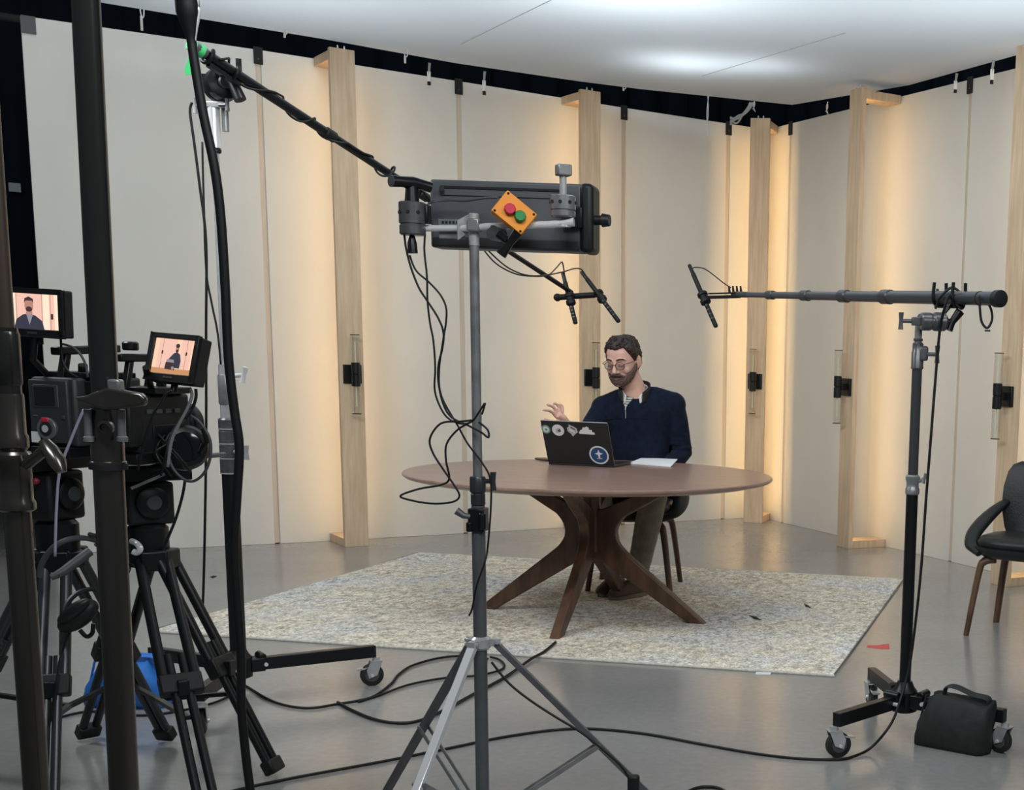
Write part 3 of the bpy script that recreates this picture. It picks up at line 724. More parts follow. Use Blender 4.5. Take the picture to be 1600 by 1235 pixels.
# grip head holding the boom
b0, b1 = A(312, 78, 4.55), A(893, 457, 6.22)
bd = (b1 - b0).normalized()
gc = A(346, 133, YD)
t = thing('boom_clamp', 'black ball shaped grip head holding the left boom pole', 'grip head', gc)
MB().lathe([(0.03, -0.045), (0.052, -0.035), (0.056, -0.006), (0.050, -0.003), (0.050, 0.003), (0.056, 0.006), (0.052, 0.035), (0.03, 0.045)], gc, V(0.65, -0.75, 0.1), 28).build('disc', 'black_metal', t)
MB().lathe([(0.020, 0.04), (0.022, 0.046), (0.017, 0.05)], gc, V(0.65, -0.75, 0.1), 20).build('hub_cap', 'gunmetal', t)
MB().tube([gc + V(0.03, -0.035, 0.03), gc + V(0.06, -0.045, 0.0), gc + V(0.085, -0.05, -0.055)], [0.018, 0.018, 0.020], 14).build('handle', 'black_metal', t)
MB().tube([gc + V(-0.045, 0.0, 0.0), gc + V(-0.06, 0, 0.02), gc + V(-0.062, 0, 0.032)], [0.013, 0.012, 0.014], 12).build('rear_knob', 'black_metal', t)
yk = MB()
for q in (0.03, 0.13):
    c = b0 + bd * (q + 0.0); ring = []
    x = bd.cross(V(0, 0, 1)).normalized(); y = x.cross(bd)
    ring = [c + x * math.cos(a) * 0.026 + y * math.sin(a) * 0.026 for a in [math.radians(v) for v in range(-220, 45, 15)]]
    yk.tube(ring, 0.007, 8)
yk.bar(b0 + bd * 0.03 - V(0, 0, 0.03), b0 + bd * 0.15 - V(0, 0, 0.03), 0.02, 0.012)
yk.tube([b0 + bd * 0.09 - V(0, 0, 0.03), gc + V(-0.01, 0, 0.05)], 0.012, 12)
yk.tube([b0 + bd * 0.155 - V(0, 0, 0.0), b0 + bd * 0.16 + V(0, -0.01, 0.055)], 0.009, 10)
yk.build('cradle', 'black_metal', t)

t = thing('boom_pole', 'long black boom pole sloping down from upper left behind the lamp', 'boom pole', b0)
L = (b1 - b0).length
sec = [(0.0, 0.0165), (0.28, 0.0150), (0.52, 0.0130), (0.76, 0.0105), (1.0, 0.0085)]
for k in range(4):
    pa, pb = b0 + bd * L * sec[k][0], b0 + bd * L * sec[k + 1][0]
    MB().cyl(pa, pb, sec[k][1], n=14).build('section', 'black_metal', t)
    if k: MB().lathe([(sec[k][1], -0.03), (sec[k][1] + 0.005, -0.026), (sec[k][1] + 0.005, 0.014), (sec[k][1], 0.02)], pa, bd, 16).build('locking_collar', 'black_plastic', t)
MB().lathe([(0.019, -0.02), (0.019, 0.02)], b0, bd, 16).build('end_cap', 'gunmetal', t)
x = bd.cross(V(0, 0, 1)).normalized(); y = x.cross(bd)
# microphone cable wound round the pole
pts = []
for i in range(0, 150):
    s = 0.03 + 0.60 * i / 149; a = 0.26 * i * (1 + 0.10 * math.sin(i * 0.13)); r = 0.0215 - 0.007 * s + 0.014 * max(0, math.sin(i * 0.21)) ** 3
    pts.append(b0 + bd * L * s + x * math.cos(a) * r + y * math.sin(a) * r)
tag(MB().tube(catmull(pts, 3), 0.0042, 6).build('cable', 'cable', smooth=180), 'black cable wound along the left boom pole', 'cable')
gm = mat('green_tape', (0.05, 0.55, 0.16), 0.5)
o = MB().tube([b0 - bd * 0.035 + V(-0.005, 0, 0.0), b0 + bd * 0.01], [0.017, 0.0225], 12).build('green_tape', gm); tag(o, 'bright green tape around the rear end of the left boom', 'tape')
o = MB().prism([(0, 0), (0.022, 0.06), (0.034, 0.055), (0.02, -0.01), (0.004, -0.015)], A(288, 110, 4.5), (1, 0.2, 0), (0, 0, 1), 0.002).build('green_tape', gm); tag(o, 'loose green tape tail hanging below the left boom end', 'tape')

# microphones
mat('mic_black', (0.005, 0.005, 0.0055), 0.55, spec=0.25)
def microphone(pa, pb, label, r=0.0105):
    t = thing('shotgun_microphone', label, 'microphone', pb, group='shotgun microphones on the booms')
    d = (pb - pa).normalized(); L = (pb - pa).length
    MB().lathe([(r * 0.7, 0), (r, 0.004), (r, L * 0.34), (r * 0.93, L * 0.345), (r * 0.93, L * 0.40), (r, L * 0.405), (r, L - 0.004), (r * 0.8, L)], pa, d, 14).build('body', 'mic_black', t)
    MB().lathe([(r * 0.75, -0.045), (r * 0.85, -0.04), (r * 0.85, 0.0)], pa, d, 12).build('connector', 'black_metal', t)
    for k in range(5):
        MB().lathe([(r * 1.03, 0), (r * 1.03, 0.005)], pa + d * L * (0.52 + 0.08 * k), d, 14).build('slot_ring', 'dark_grey_metal', t)
YM = 6.22
microphone(A(883, 441, YM), A(899.5, 506, YM - 0.06), 'short shotgun microphone hanging left on the twin mount')
microphone(A(917, 436, YM - 0.02), A(967, 503, YM - 0.12), 'long slanted shotgun microphone right on the twin mount')
t = thing('twin_mic_mount', 'black twin shock mount bar at the tip of the left boom', 'microphone mount', A(905, 465, YM))
MB().cyl(A(870, 465, YM), A(930, 461, YM), 0.0135, n=14).build('bar', 'mic_black', t)
MB().ball(A(871, 465, YM), 0.018).build('end_knob', 'mic_black', t)
for px, py, d in ((891, 467, V(0.22, -0.2, -1)), (938, 463, V(0.55, -0.35, -0.8))):
    MB().lathe([(0.017, -0.028), (0.022, -0.022), (0.022, -0.01), (0.017, -0.006), (0.017, 0.006), (0.022, 0.010), (0.022, 0.024), (0.017, 0.030)], A(px, py, YM - 0.03), d.normalized(), 14).build('shock_ring', 'mic_black', t)
    MB().cyl(A(px, py, YM - 0.03), A(px, py - 1, YM), 0.010, n=10).build('yoke', 'mic_black', t)
hang('microphone_cable', [(752, 386, -1.1), (775, 412, -.9), (805, 428, -.7), (835, 432, -.5), (856, 430, -.3), (868, 420, -.15), (876, 411, -.05), (879, 411, 0), (882, 428, 0)], YM, 0.0030, 'thin cable sagging from the lamp to the left twin microphone')
hang('microphone_cable', [(757, 386, -1.0), (790, 416, -.8), (822, 430, -.6), (853, 430, -.35), (880, 425, -.2), (897, 420, -.08), (908, 421, -.02), (915, 430, -.02)], YM, 0.0030, 'thin cable sagging from the lamp to the slanted microphone')

# ---------------------------------------------------------------- right boom stand
YE = 4.6; hubE = V(0.160, YE, 0)
t = thing('boom_stand', 'rolling stand on the right with chrome upper tube and black base', 'stand', hubE, group='rolling boom stands')
rolling_base(t, hubE, [233, 107, 331], [0.355, 0.365, 0.355], hz=0.130)
def zE(py): return A(1425, py, YE).z
def tubeE(y0, y1, r, nm, m): return MB().cyl(hubE + V(0, 0, zE(y0)), hubE + V(0, 0, zE(y1)), r, n=20).build(nm, m, t)
tubeE(1090, 765, 0.0205, 'lower_tube', 'black_metal')
MB().lathe([(0.022, 0), (0.025, 0.004), (0.025, 0.020), (0.0215, 0.026), (0.0215, 0.045), (0.025, 0.050), (0.025, 0.062), (0.019, 0.068)], hubE + V(0, 0, zE(773))).build('lower_collar', 'steel_worn', t)
tknob(MB(), hubE + V(0.02, -0.01, zE(752)), (0.8, -0.3, 0.5), 0.02, 0.035, 0.006, up=(0.3, 0, 0.9)).build('locking_knob', 'steel_worn', t)
tubeE(770, 560, 0.0175, 'chrome_tube', mat('chrome_dark', (0.13, 0.135, 0.14), 0.13, 0.7))
MB().lathe([(0.018, 0), (0.022, 0.003), (0.022, 0.006), (0.021, 0.01), (0.021, 0.055), (0.0185, 0.06), (0.0185, 0.085), (0.0145, 0.09)], hubE + V(0, 0, zE(577))).build('upper_collar', 'gunmetal', t)
MB().box(hubE + V(0.020, -0.01, zE(552)), (0.03, 0.03, 0.05)).build('clamp_block', 'gunmetal', t, bevel=0.008)
tknob(MB(), hubE + V(0.032, -0.02, zE(553)), (1, -0.3, 0.0), 0.03, 0.058, 0.007).build('locking_knob', 'gunmetal', t)
tubeE(545, 500, 0.0125, 'top_pin', 'steel_worn')
MB().lathe([(0.0155, 0), (0.0165, 0.003), (0.0165, 0.008), (0.013, 0.010)], hubE + V(0, 0, zE(533))).build('pin_ring', 'gunmetal', t)
MB().lathe([(0.0125, 0), (0.006, 0.012), (0.0, 0.022)], hubE + V(0, 0, zE(500)), n=14).build('pin_tip', 'black_metal', t)
e0, e1 = A(1561, 467, 4.38), A(1152, 460.5, 6.05)
ed = (e1 - e0).normalized(); LE = (e1 - e0).length
gx = A(1463, 503, YE - 0.03)
t = thing('boom_clamp', 'grey grip head holding the right boom pole', 'grip head', gx)
gax = V(1, 0.25, 0.02).normalized()
MB().lathe([(0.026, -0.055), (0.030, -0.050), (0.030, -0.022), (0.027, -0.018), (0.027, -0.012), (0.031, -0.008), (0.031, 0.028), (0.022, 0.036)], gx, gax, 24).build('disc', 'gunmetal', t)
MB().tube([gx + gax * 0.036, gx + gax * 0.055], 0.011, 12).build('axle', 'black_metal', t)
MB().tube([gx + gax * 0.045 + V(0, 0, -0.028), gx + gax * 0.055, gx + gax * 0.082 + V(0, 0, 0.036)], [0.013, 0.012, 0.016], 12).build('handle', 'black_metal', t)
tknob(MB(), gx - gax * 0.055 + V(-0.03, 0, 0.0), -gax, 0.032, 0.056, 0.007).build('clamp_knob', 'gunmetal', t)
MB().bar(gx - gax * 0.04, gx - gax * 0.085, 0.02, 0.028).build('socket', 'gunmetal', t, bevel=0.003)
qx = e0 + ed * ((gx - e0).dot(ed))
MB().cyl(gx, qx - V(0, 0, 0.012), 0.0075, n=10).build('stem', 'black_metal', t)
cr = MB(); x = ed.cross(V(0, 0, 1)).normalized(); y = x.cross(ed)
for q in (-0.03, 0.085):
    c = qx + ed * q
    cr.tube([c + x * math.cos(a) * 0.027 + y * math.sin(a) * 0.027 for a in [math.radians(v) for v in range(-200, 25, 15)]], 0.006, 8)
    for s_ in (-1, 1): cr.tube([c + x * s_ * 0.027 + y * 0.004, c + x * s_ * 0.024 + y * 0.05], 0.006, 8)
cr.bar(qx + ed * -0.035 - y * 0.03, qx + ed * 0.09 - y * 0.03, 0.016, 0.008)
cr.build('cradle', 'black_metal', t)
t = thing('boom_pole', 'grey telescoping boom pole reaching in level from the right', 'boom pole', e0)
mat('boom_grey', (0.060, 0.066, 0.074), 0.32, 0.4)
sec = [(0.0, 0.0225), (0.36, 0.0195), (0.52, 0.0170), (0.68, 0.0145), (0.84, 0.0115), (1.0, 0.009)]
for k in range(5):
    pa, pb = e0 + ed * LE * sec[k][0], e0 + ed * LE * sec[k + 1][0]
    MB().cyl(pa, pb, sec[k][1], n=18).build('section', 'boom_grey', t)
    if k: MB().lathe([(sec[k][1], -0.045), (sec[k][1] + 0.007, -0.040), (sec[k][1] + 0.007, 0.010), (sec[k][1] + 0.001, 0.016)], pa, ed, 18).build('locking_collar', 'dark_grey_metal', t)
MB().lathe([(0.020, -0.012), (0.0275, -0.010), (0.0275, 0.015), (0.0225, 0.022)], e0, ed, 22).build('end_cap', 'black_plastic', t)
MB().lathe([(0.0235, 0.1), (0.0235, 0.105)], e0, ed, 22).build('band', 'matte_black', t)
# cable looped over the pole and down the stand, then over the floor
lp = [qx + ed * 0.10 + y * 0.03, qx + ed * 0.09 - y * 0.034 - x * 0.01, qx + ed * 0.03 - x * 0.034, qx + ed * 0.01 + y * 0.034, qx - ed * 0.02 + x * 0.03, qx - ed * 0.05 - y * 0.034, qx - ed * 0.03 - x * 0.032]
lp += [A(1484, 462, 4.38), A(1475, 485, 4.5), A(1468, 520, YE - 0.06), A(1461, 600, YE - 0.05), A(1454, 690, YE - 0.05), A(1447, 780, YE - 0.045), A(1440, 880, YE - 0.045), A(1432, 960, YE - 0.05), A(1421, 1040, YE - 0.06), A(1405, 1100, YE - 0.11)]
zf = 0.006
lp += [A(1390, 1135, YE - 0.22), G(1362, 1168, 0.02), G(1335, 1182, zf), G(1310, 1187, zf), G(1250, 1186, zf), G(1180, 1178, zf), G(1100, 1164, zf), G(1000, 1146, zf), G(900, 1139, zf), G(800, 1150, zf), G(700, 1170, zf), G(600, 1190, zf), G(480, 1212, zf), G(400, 1228, zf), G(330, 1245, zf)]
tag(MB().tube(catmull(lp, 6), 0.0048, 8).build('cable', 'cable', smooth=180), 'black cable running down the right stand and across the concrete floor', 'cable')
hang('cable', [(1530, 462), (1531, 480), (1533, 500), (1538, 510), (1544, 512), (1550, 500), (1549, 485), (1544, 474)], 4.42, 0.0042, 'short cable loop hanging under the rear end of the right boom')
o = MB().box(A(1543, 517, 4.42), (0.018, 0.005, 0.006)).build('cable_tag', 'dark_grey_metal'); tag(o, 'tiny tag at the bottom of the right boom cable loop', 'tag')
microphone(A(1082.5, 427, 6.22), A(1119, 511, 6.10), 'shotgun microphone at the tip of the right boom')
t = thing('mic_shock_mount', 'grey shock mount joining microphone to the right boom', 'microphone mount', A(1110, 462, 6.15))
MB().bar(A(1103, 465, 6.16), A(1156, 463.5, 6.03), 0.016, 0.014).build('bar', 'mic_black', t, bevel=0.002)
MB().bar(A(1108, 459, 6.15), A(1152, 458, 6.04), 0.012, 0.006).build('rail', 'mic_black', t)
for k in range(4): MB().tube([A(1140 + 6 * k, 457, 6.08), A(1139 + 6 * k, 447, 6.08)], [0.006, 0.004], 8).build('clip', 'mic_black', t)
MB().lathe([(0.018, -0.03), (0.024, -0.024), (0.024, -0.012), (0.018, -0.008), (0.018, 0.008), (0.024, 0.012), (0.024, 0.026), (0.018, 0.03)], A(1100, 466, 6.16), (A(1119, 511, 6.10) - A(1082, 427, 6.22)).normalized(), 14).build('shock_ring', 'mic_black', t)
MB().cyl(e1 - ed * 0.10, e1 + ed * 0.04, 0.013, n=14).build('swivel', 'dark_grey_metal', t)
hang('microphone_cable', [(1081, 421), (1086, 418), (1100, 420), (1115, 430), (1130, 442), (1142, 450)], 6.18, 0.0026, 'thin cable arching from the right microphone to its mount')

# sandbag on the right stand's leg
def sandbag(loc, rz, sx, sy, sz, label, m, strap=True, sag=0.25, name='sandbag', shear=0.0):
    t = thing(name, label, 'sandbag', loc, rz)
    rings = []; n = 28
    for i in range(13):
        v = i / 12; z = sz * v
        w = 1.0 - sag * v ** 1.6; b_ = math.sin(PI * min(1, max(0, 0.12 + 0.80 * v))) ** 0.45
        ring = []
        for k in range(n):
            a = 2 * PI * k / n; c, s_ = math.cos(a), math.sin(a)
            wob = 1 + 0.035 * math.sin(5 * a + 7 * v) + 0.02 * math.sin(11 * a - 9 * v)
            ring.append(V(math.copysign(abs(c) ** 0.45, c) * sx * w * wob + shear * v, math.copysign(abs(s_) ** 0.6, s_) * sy * b_ * wob, z + 0.012 * math.sin(3 * a + 1) * v))
        rings.append(ring)
    bd_ = MB().loft(rings).build('bag', m, t, smooth=180)
    MB().tube([V(-sx * 0.98, 0, 0.015), V(-sx * 0.88, 0, sz * 0.5), V(-sx * 0.74, 0, sz * 0.97)], 0.004, 6).build('seam', m, bd_)
    MB().tube([V(sx * 0.98, 0, 0.015), V(sx * 0.88, 0, sz * 0.5), V(sx * 0.74, 0, sz * 0.97)], 0.004, 6).build('seam', m, bd_)
    if strap:
        pts = catmull([V(-sx * 0.50 + shear, 0, sz * 0.96), V(-sx * 0.45 + shear, 0, sz * 1.18), V(-sx * 0.15 + shear, -0.01, sz * 1.24), V(sx * 0.3 + shear, 0, sz * 1.13), V(sx * 0.70 + shear, 0, sz * 1.10), V(sx * 0.72 + shear, 0, sz * 0.95)], 6)
        MB().tube(pts, 0.016, 10, flat=0.3).build('strap', m, t)
    return t
mat('bag_black', (0.010, 0.012, 0.012), 0.75, col2=(0.016, 0.018, 0.018), scale=25, bump=0.25, bscale=30)
pb0, pb1 = G(1428, 1170), G(1538, 1185)
ctr = (pb0 + pb1) / 2 + V(0.01, 0.06, 0)
sandbag((ctr.x, ctr.y, 0.0), math.atan2(-0.17, 0.30), 0.136, 0.062, 0.178, 'black cloth sandbag slumped on the right stand leg', 'bag_black', sag=0.14, shear=0.035)

# ================================================================== FOREGROUND STAND POLES (left)
def axis_pt(p, d, z): return p + d * ((z - p.z) / d.z)
brown = mat('pole_brown', (0.115, 0.105, 0.095), 0.22, 0.85, col2=(0.14, 0.128, 0.118), scale=9, stretch=(4, 4, 0.2))
YB = 1.7
pB0, pB1 = A(194, 1235, YB), A(134, 0, YB); dB = (pB1 - pB0).normalized()
def B(py): return pB0.lerp(pB1, (1235 - py) / 1235)
base = axis_pt(pB0, dB, 0.0)
t = thing('steel_stand', 'thick dark steel stand pole nearest the camera, fully crossing the left side', 'stand', base, group='dark steel stands in the foreground')
MB().cyl(base + V(0, 0, 0.0), B(690), 0.0178, n=40).build('lower_tube', 'pole_brown', t)
MB().cyl(B(700), axis_pt(pB0, dB, 2.3), 0.0158, n=40).build('riser', mat('riser_grey', (0.085, 0.083, 0.080), 0.22, 0.85), t)
cs = MB().lathe([(0.0195, 0), (0.0212, 0.002), (0.0212, 0.008), (0.0192, 0.009), (0.0192, 0.062), (0.0175, 0.074)], B(702), dB, 28).build('collar', 'pole_brown', t)
MB().lathe([(0.0222, 0), (0.0222, 0.007)], B(704), dB, 28).build('rubber_band', 'matte_black', cs)
for px in (139, 191):
    MB().tube([A(px, 690, YB - 0.020), A(px, 683, YB - 0.020), A(px - 0.5, 682, YB - 0.020), A(px - 2, 640, YB - 0.020)], [0.0065, 0.0065, 0.0048, 0.0048], 12).build('bolt', 'steel_worn', cs)
MB().lathe([(0.0095, 0), (0.0095, 0.006), (0.006, 0.007), (0.006, 0.004)], A(167, 668, YB - 0.019), (0.08, -1, -0.1), 20).build('boss', 'pole_brown', cs)
wp = [(119, 621), (136, 619), (150, 613), (170, 606), (186, 608), (205, 612), (222, 615), (229, 622), (228, 634), (205, 637), (186, 640), (165, 641), (145, 634), (126, 627)]
q0 = A(170, 622, YB - 0.026)
MB().prism([((A(a, b, YB - 0.026) - q0).x, (A(a, b, YB - 0.026) - q0).z) for a, b in wp][::-1], q0, (1, 0, 0), (0, 0, 1), 0.012).build('wing_handle', 'pole_brown', t, bevel=0.003)
MB().box(A(181, 603, YB - 0.024), (0.016, 0.014, 0.016)).build('handle_stud', 'steel_worn', t, bevel=0.003)

YA = 1.78
pA0, pA1 = A(57, 1235, YA), A(-1, 390, YA); dA = (pA1 - pA0).normalized()
def PA(py): return pA0.lerp(pA1, (1235 - py) / 845)
base = axis_pt(pA0, dA, 0.0)
t = thing('steel_stand', 'dark steel stand with stepped collars cut by the left edge', 'stand', base, group='dark steel stands in the foreground')
MB().cyl(base, PA(770), 0.0162, n=40).build('lower_tube', 'pole_brown', t)
MB().lathe([(0.0185, 0), (0.0225, 0.003), (0.0225, 0.012), (0.0200, 0.016), (0.0200, 0.058), (0.0220, 0.062), (0.0220, 0.076), (0.019, 0.080)], PA(785), dA, 28).build('lower_collar', 'pole_brown', t)
MB().cyl(PA(700), PA(505), 0.0148, n=30).build('middle_tube', 'riser_grey', t)
MB().lathe([(0.016, 0), (0.0190, 0.004), (0.0190, 0.018), (0.0168, 0.022), (0.0168, 0.070), (0.016, 0.074)], PA(690), dA, 28).build('middle_collar', 'pole_brown', t)
MB().lathe([(0.0150, 0), (0.0165, 0.003), (0.0165, 0.066), (0.0150, 0.070)], PA(592), dA, 28).build('upper_collar', 'riser_grey', t)
MB().cyl(PA(520), axis_pt(pA0, dA, 2.3), 0.0115, n=20).build('riser', mat('riser_tan', (0.16, 0.125, 0.10), 0.35, 0.8), t)
k = MB(); k.cyl(PA(712) + V(0.022, -0.01, 0), A(66, 707, YA - 0.02), 0.007, n=12)
k.tube([A(70, 690, YA - 0.02), A(78, 702, YA - 0.025), A(90, 722, YA - 0.028), A(97, 738, YA - 0.03)], [0.008, 0.011, 0.012, 0.007], 12, flat=0.6)
k.build('wing_knob', 'pole_brown', t)

# thick black cable hanging from above
pts = [(290, -30), (294, 20), (299, 62), (306, 110), (318, 180), (335, 260), (345, 340), (352, 450), (357, 560), (366, 640), (374, 700), (370, 780), (366, 860), (371, 950), (377, 1030), (377, 1100), (384, 1180), (393, 1250), (400, 1310)]
YH = 2.45
q = catmull([A(x, y, YH) for x, y in pts], 5)
rr = []
for p in q:
    s_ = (p.z - A(299, 62, YH).z) / (A(290, -30, YH).z - A(299, 62, YH).z)
    rr.append(0.0080 + (0.0115 * min(1.0, max(0, s_ * 2.2))))
t = thing('hanging_cable', 'thick black cable bundle hanging down in front of the left boom stand', 'cable', q[-1])
MB().tube(q, rr, 12).build('bundle', 'cable', t, smooth=180)
MB().tube(catmull([A(312, -20, YH), A(308, 8, YH), A(311, 20, YH), A(304, 60, YH), A(305, 95, YH)], 5), 0.003, 6).build('tie', mat('clear_tie', (0.55, 0.57, 0.57), 0.3), t)

# ================================================================== CINEMA CAMERAS
def emis(name, c, s=1.0): return mat(name, (0, 0, 0), 0.3, emit=c, estr=s)
PINK = emis('screen_pink', (0.86, 0.52, 0.42), 1.1); CREAM = emis('screen_cream', (1.0, 0.80, 0.62), 1.05); LINE = emis('screen_line', (0.62, 0.34, 0.24), 0.8)
NAVY = emis('screen_navy', (0.045, 0.045, 0.07), 1.0); SKINS = emis('screen_skin', (0.50, 0.25, 0.20), 1.0); HAIRS = emis('screen_hair', (0.06, 0.035, 0.035), 1.0)
TABL = emis('screen_table', (0.62, 0.30, 0.14), 1.0); GREYS = emis('screen_grey', (0.30, 0.28, 0.30), 1.0); WARM = emis('screen_warm', (0.95, 0.62, 0.42), 1.1)
def monitor(c, w, h, d, yaw, pitch, roll, label, pic):
    t = thing('camera_monitor', label, 'monitor', c, 0.0, group='small monitors on the cameras')
    t.rotation_euler = Matrix.to_euler(Matrix.Rotation(yaw, 3, 'Z') @ Matrix.Rotation(pitch, 3, 'X') @ Matrix.Rotation(roll, 3, 'Y'))
    MB().box((0, d / 2, 0), (w, d, h)).build('housing', 'black_plastic', t, bevel=0.004)
    fr = MB(); b = 0.013; bb = 0.020
    fr.box((0, -0.004, h / 2 - b / 2), (w, 0.010, b)); fr.box((0, -0.004, -h / 2 + bb / 2), (w, 0.010, bb))
    for s in (-1, 1): fr.box((s * (w / 2 - b / 2), -0.004, 0), (b, 0.010, h))
    fr.build('bezel', 'black_plastic', t, bevel=0.002)
    sw, sh = w - 2 * b, h - b - bb; cz = (bb - b) / 2
    sc = MB().box((0, -0.0005, cz), (sw, 0.001, sh)).build('screen', PINK, t)
    def poly(pts, m, nm, lift):
        MB().prism([((x - 0.5) * sw, (z - 0.5) * sh) for x, z in pts], (0, -0.0012 - lift * 0.0002, cz), (1, 0, 0), (0, 0, 1), 0.0002).build(nm, m, sc, smooth=0)
    def ell(cx_, cz_, rx, rz_, m, nm, lift, n=16): poly([(cx_ + rx * math.cos(2 * PI * k / n), cz_ + rz_ * math.sin(2 * PI * k / n)) for k in range(n)], m, nm, lift)
    def rect(x0, z0, x1, z1, m, nm, lift): poly([(x0, z0), (x1, z0), (x1, z1), (x0, z1)], m, nm, lift)
    if pic == 1:
        for x0, x1 in ((0.02, 0.16), (0.68, 0.80), (0.90, 0.99)): rect(x0, 0.0, x1, 1, CREAM, 'picture_patch', 0)
        for x in (0.17, 0.66, 0.82): rect(x, 0, x + 0.012, 1, LINE, 'picture_line', 1)
        rect(0.83, 0.30, 0.875, 0.46, HAIRS, 'picture_patch', 2)
        poly([(0.12, 0), (0.17, 0.26), (0.30, 0.40), (0.42, 0.44), (0.54, 0.38), (0.66, 0.24), (0.70, 0)], NAVY, 'picture_jacket', 2)
        poly([(0.36, 0.42), (0.42, 0.12), (0.49, 0.42)], GREYS, 'picture_shirt', 3)
        rect(0.36, 0.40, 0.48, 0.58, SKINS, 'picture_neck', 3)
        ell(0.42, 0.66, 0.085, 0.20, SKINS, 'picture_face', 4); ell(0.42, 0.56, 0.06, 0.075, HAIRS, 'picture_beard', 5)
        poly([(0.33, 0.72), (0.34, 0.86), (0.42, 0.92), (0.50, 0.86), (0.51, 0.72), (0.48, 0.80), (0.36, 0.80)], HAIRS, 'picture_hair', 5)
    else:
        rect(0, 0, 1, 0.16, TABL, 'picture_table', 0)
        for x0, x1 in ((0.0, 0.10), (0.55, 0.66), (0.92, 1.0)): rect(x0, 0.16, x1, 1, WARM, 'picture_patch', 0)
        for x in (0.20, 0.80): rect(x, 0.16, x + 0.012, 1, LINE, 'picture_line', 1)
        rect(0.19, 0.56, 0.23, 0.66, HAIRS, 'picture_patch', 2); rect(0.79, 0.56, 0.83, 0.66, HAIRS, 'picture_patch', 2)
        poly([(0.37, 0.18), (0.40, 0.44), (0.50, 0.60), (0.58, 0.64), (0.66, 0.58), (0.70, 0.40), (0.69, 0.18)], NAVY, 'picture_jacket', 2)
        ell(0.575, 0.74, 0.045, 0.11, SKINS, 'picture_face', 3); ell(0.575, 0.82, 0.05, 0.06, HAIRS, 'picture_hair', 4); ell(0.575, 0.67, 0.035, 0.045, HAIRS, 'picture_beard', 4)
        poly([(0.33, 0.14), (0.34, 0.34), (0.56, 0.32), (0.58, 0.12)], HAIRS, 'picture_laptop', 4)
        poly([(0.35, 0.34), (0.36, 0.42), (0.52, 0.42), (0.55, 0.33)], GREYS, 'picture_screen', 4)
        ell(0.53, 0.18, 0.035, 0.05, GREYS, 'picture_sticker', 5)
    MB().box((0.0, -0.0095, -h / 2 + bb / 2), (0.03, 0.001, 0.005)).build('maker_mark', 'grey_plastic', t)
    MB().cyl((0, d / 2, -h / 2 - 0.02), (0, d / 2, -h / 2), 0.009, n=12).build('swivel', 'black_metal', t)
    return t
# ---- camera with control panel (leftmost)
Y1 = 3.66
def P1(px, py, dy=0.0): return A(px, py, Y1 + dy)
monitor(P1(53, 489, -0.02), 0.188, 0.125, 0.032, -0.20, 0.0, 0.03, 'camera monitor at the far left showing a close view of the person', 1)
c1 = P1(86, 648, 0.12); yaw = -0.20
t = thing('cinema_camera', 'dark cinema camera with a round dial panel facing us at far left', 'camera', P1(86, 700), 0.0, group='cinema cameras on tripods')
t.rotation_euler = (0, 0, yaw); H1 = 0.185
mat('camera_body', (0.030, 0.036, 0.036), 0.5, col2=(0.036, 0.043, 0.043), scale=30)
MB().box((0, 0.13, H1 / 2 + 0.005), (0.140, 0.25, H1)).build('body', 'camera_body', t, bevel=0.008)
pn = MB().box((-0.005, -0.001, H1 / 2 + 0.005), (0.122, 0.014, H1 - 0.014)).build('control_panel', 'camera_body', t, bevel=0.004)
MB().box((-0.010, -0.009, H1 - 0.045), (0.078, 0.004, 0.062)).build('screen_frame', 'grey_plastic', pn, bevel=0.002)
MB().box((-0.012, -0.012, H1 - 0.046), (0.062, 0.002, 0.050)).build('menu_screen', mat('menu_glass', (0.010, 0.014, 0.018), 0.15), pn)
dz = 0.052
MB().lathe([(0.030, 0), (0.030, 0.006), (0.0285, 0.008)], (-0.010, -0.008, dz), (0, -1, 0), 28).build('dial_ring', mat('dial_grey', (0.16, 0.17, 0.17), 0.4, 0.3), pn)
MB().lathe([(0.019, 0), (0.019, 0.010), (0.016, 0.011)], (-0.010, -0.008, dz), (0, -1, 0), 24).build('dial_knob', 'matte_black', pn)
MB().lathe([(0.010, 0), (0.010, 0.012)], (-0.010, -0.008, dz), (0, -1, 0), 20).build('dial_cap', mat('dial_white', (0.55, 0.57, 0.57), 0.5), pn)
MB().box((-0.010, -0.018, dz + 0.024), (0.022, 0.004, 0.012)).build('record_button', 'red_plastic', pn, bevel=0.002)
MB().box((0.042, -0.010, dz + 0.032), (0.010, 0.004, 0.010)).build('button', 'grey_plastic', pn, bevel=0.001)
MB().box((-0.046, -0.010, dz + 0.034), (0.012, 0.003, 0.003)).build('button', 'dial_grey', pn)
st = MB().box((-0.048, -0.011, 0.028), (0.027, 0.002, 0.029)).build('paper_label', 'white_paper', pn)
tp = MB(); tp.bar((0.0, 0.02, H1 + 0.075), (0.0, 0.25, H1 + 0.085), 0.028, 0.022); tp.bar((0.0, 0.04, H1), (0.0, 0.06, H1 + 0.07), 0.022, 0.02); tp.bar((0.0, 0.22, H1), (0, 0.21, H1 + 0.08), 0.022, 0.02)
tp.build('top_handle', 'black_metal', t, bevel=0.004)
MB().box((0.02, 0.12, H1 + 0.012), (0.16, 0.16, 0.016)).build('top_plate', 'black_metal', t, bevel=0.003)
MB().tube([(-0.045, 0.04, H1 + 0.01), (-0.05, 0.0, H1 + 0.05), (-0.02, -0.02, H1 + 0.115)], 0.009, 10).build('monitor_arm', 'black_metal', t)
MB().box((0.075, 0.10, H1 - 0.02), (0.05, 0.12, 0.035)).build('side_module', 'black_plastic', t, bevel=0.004)
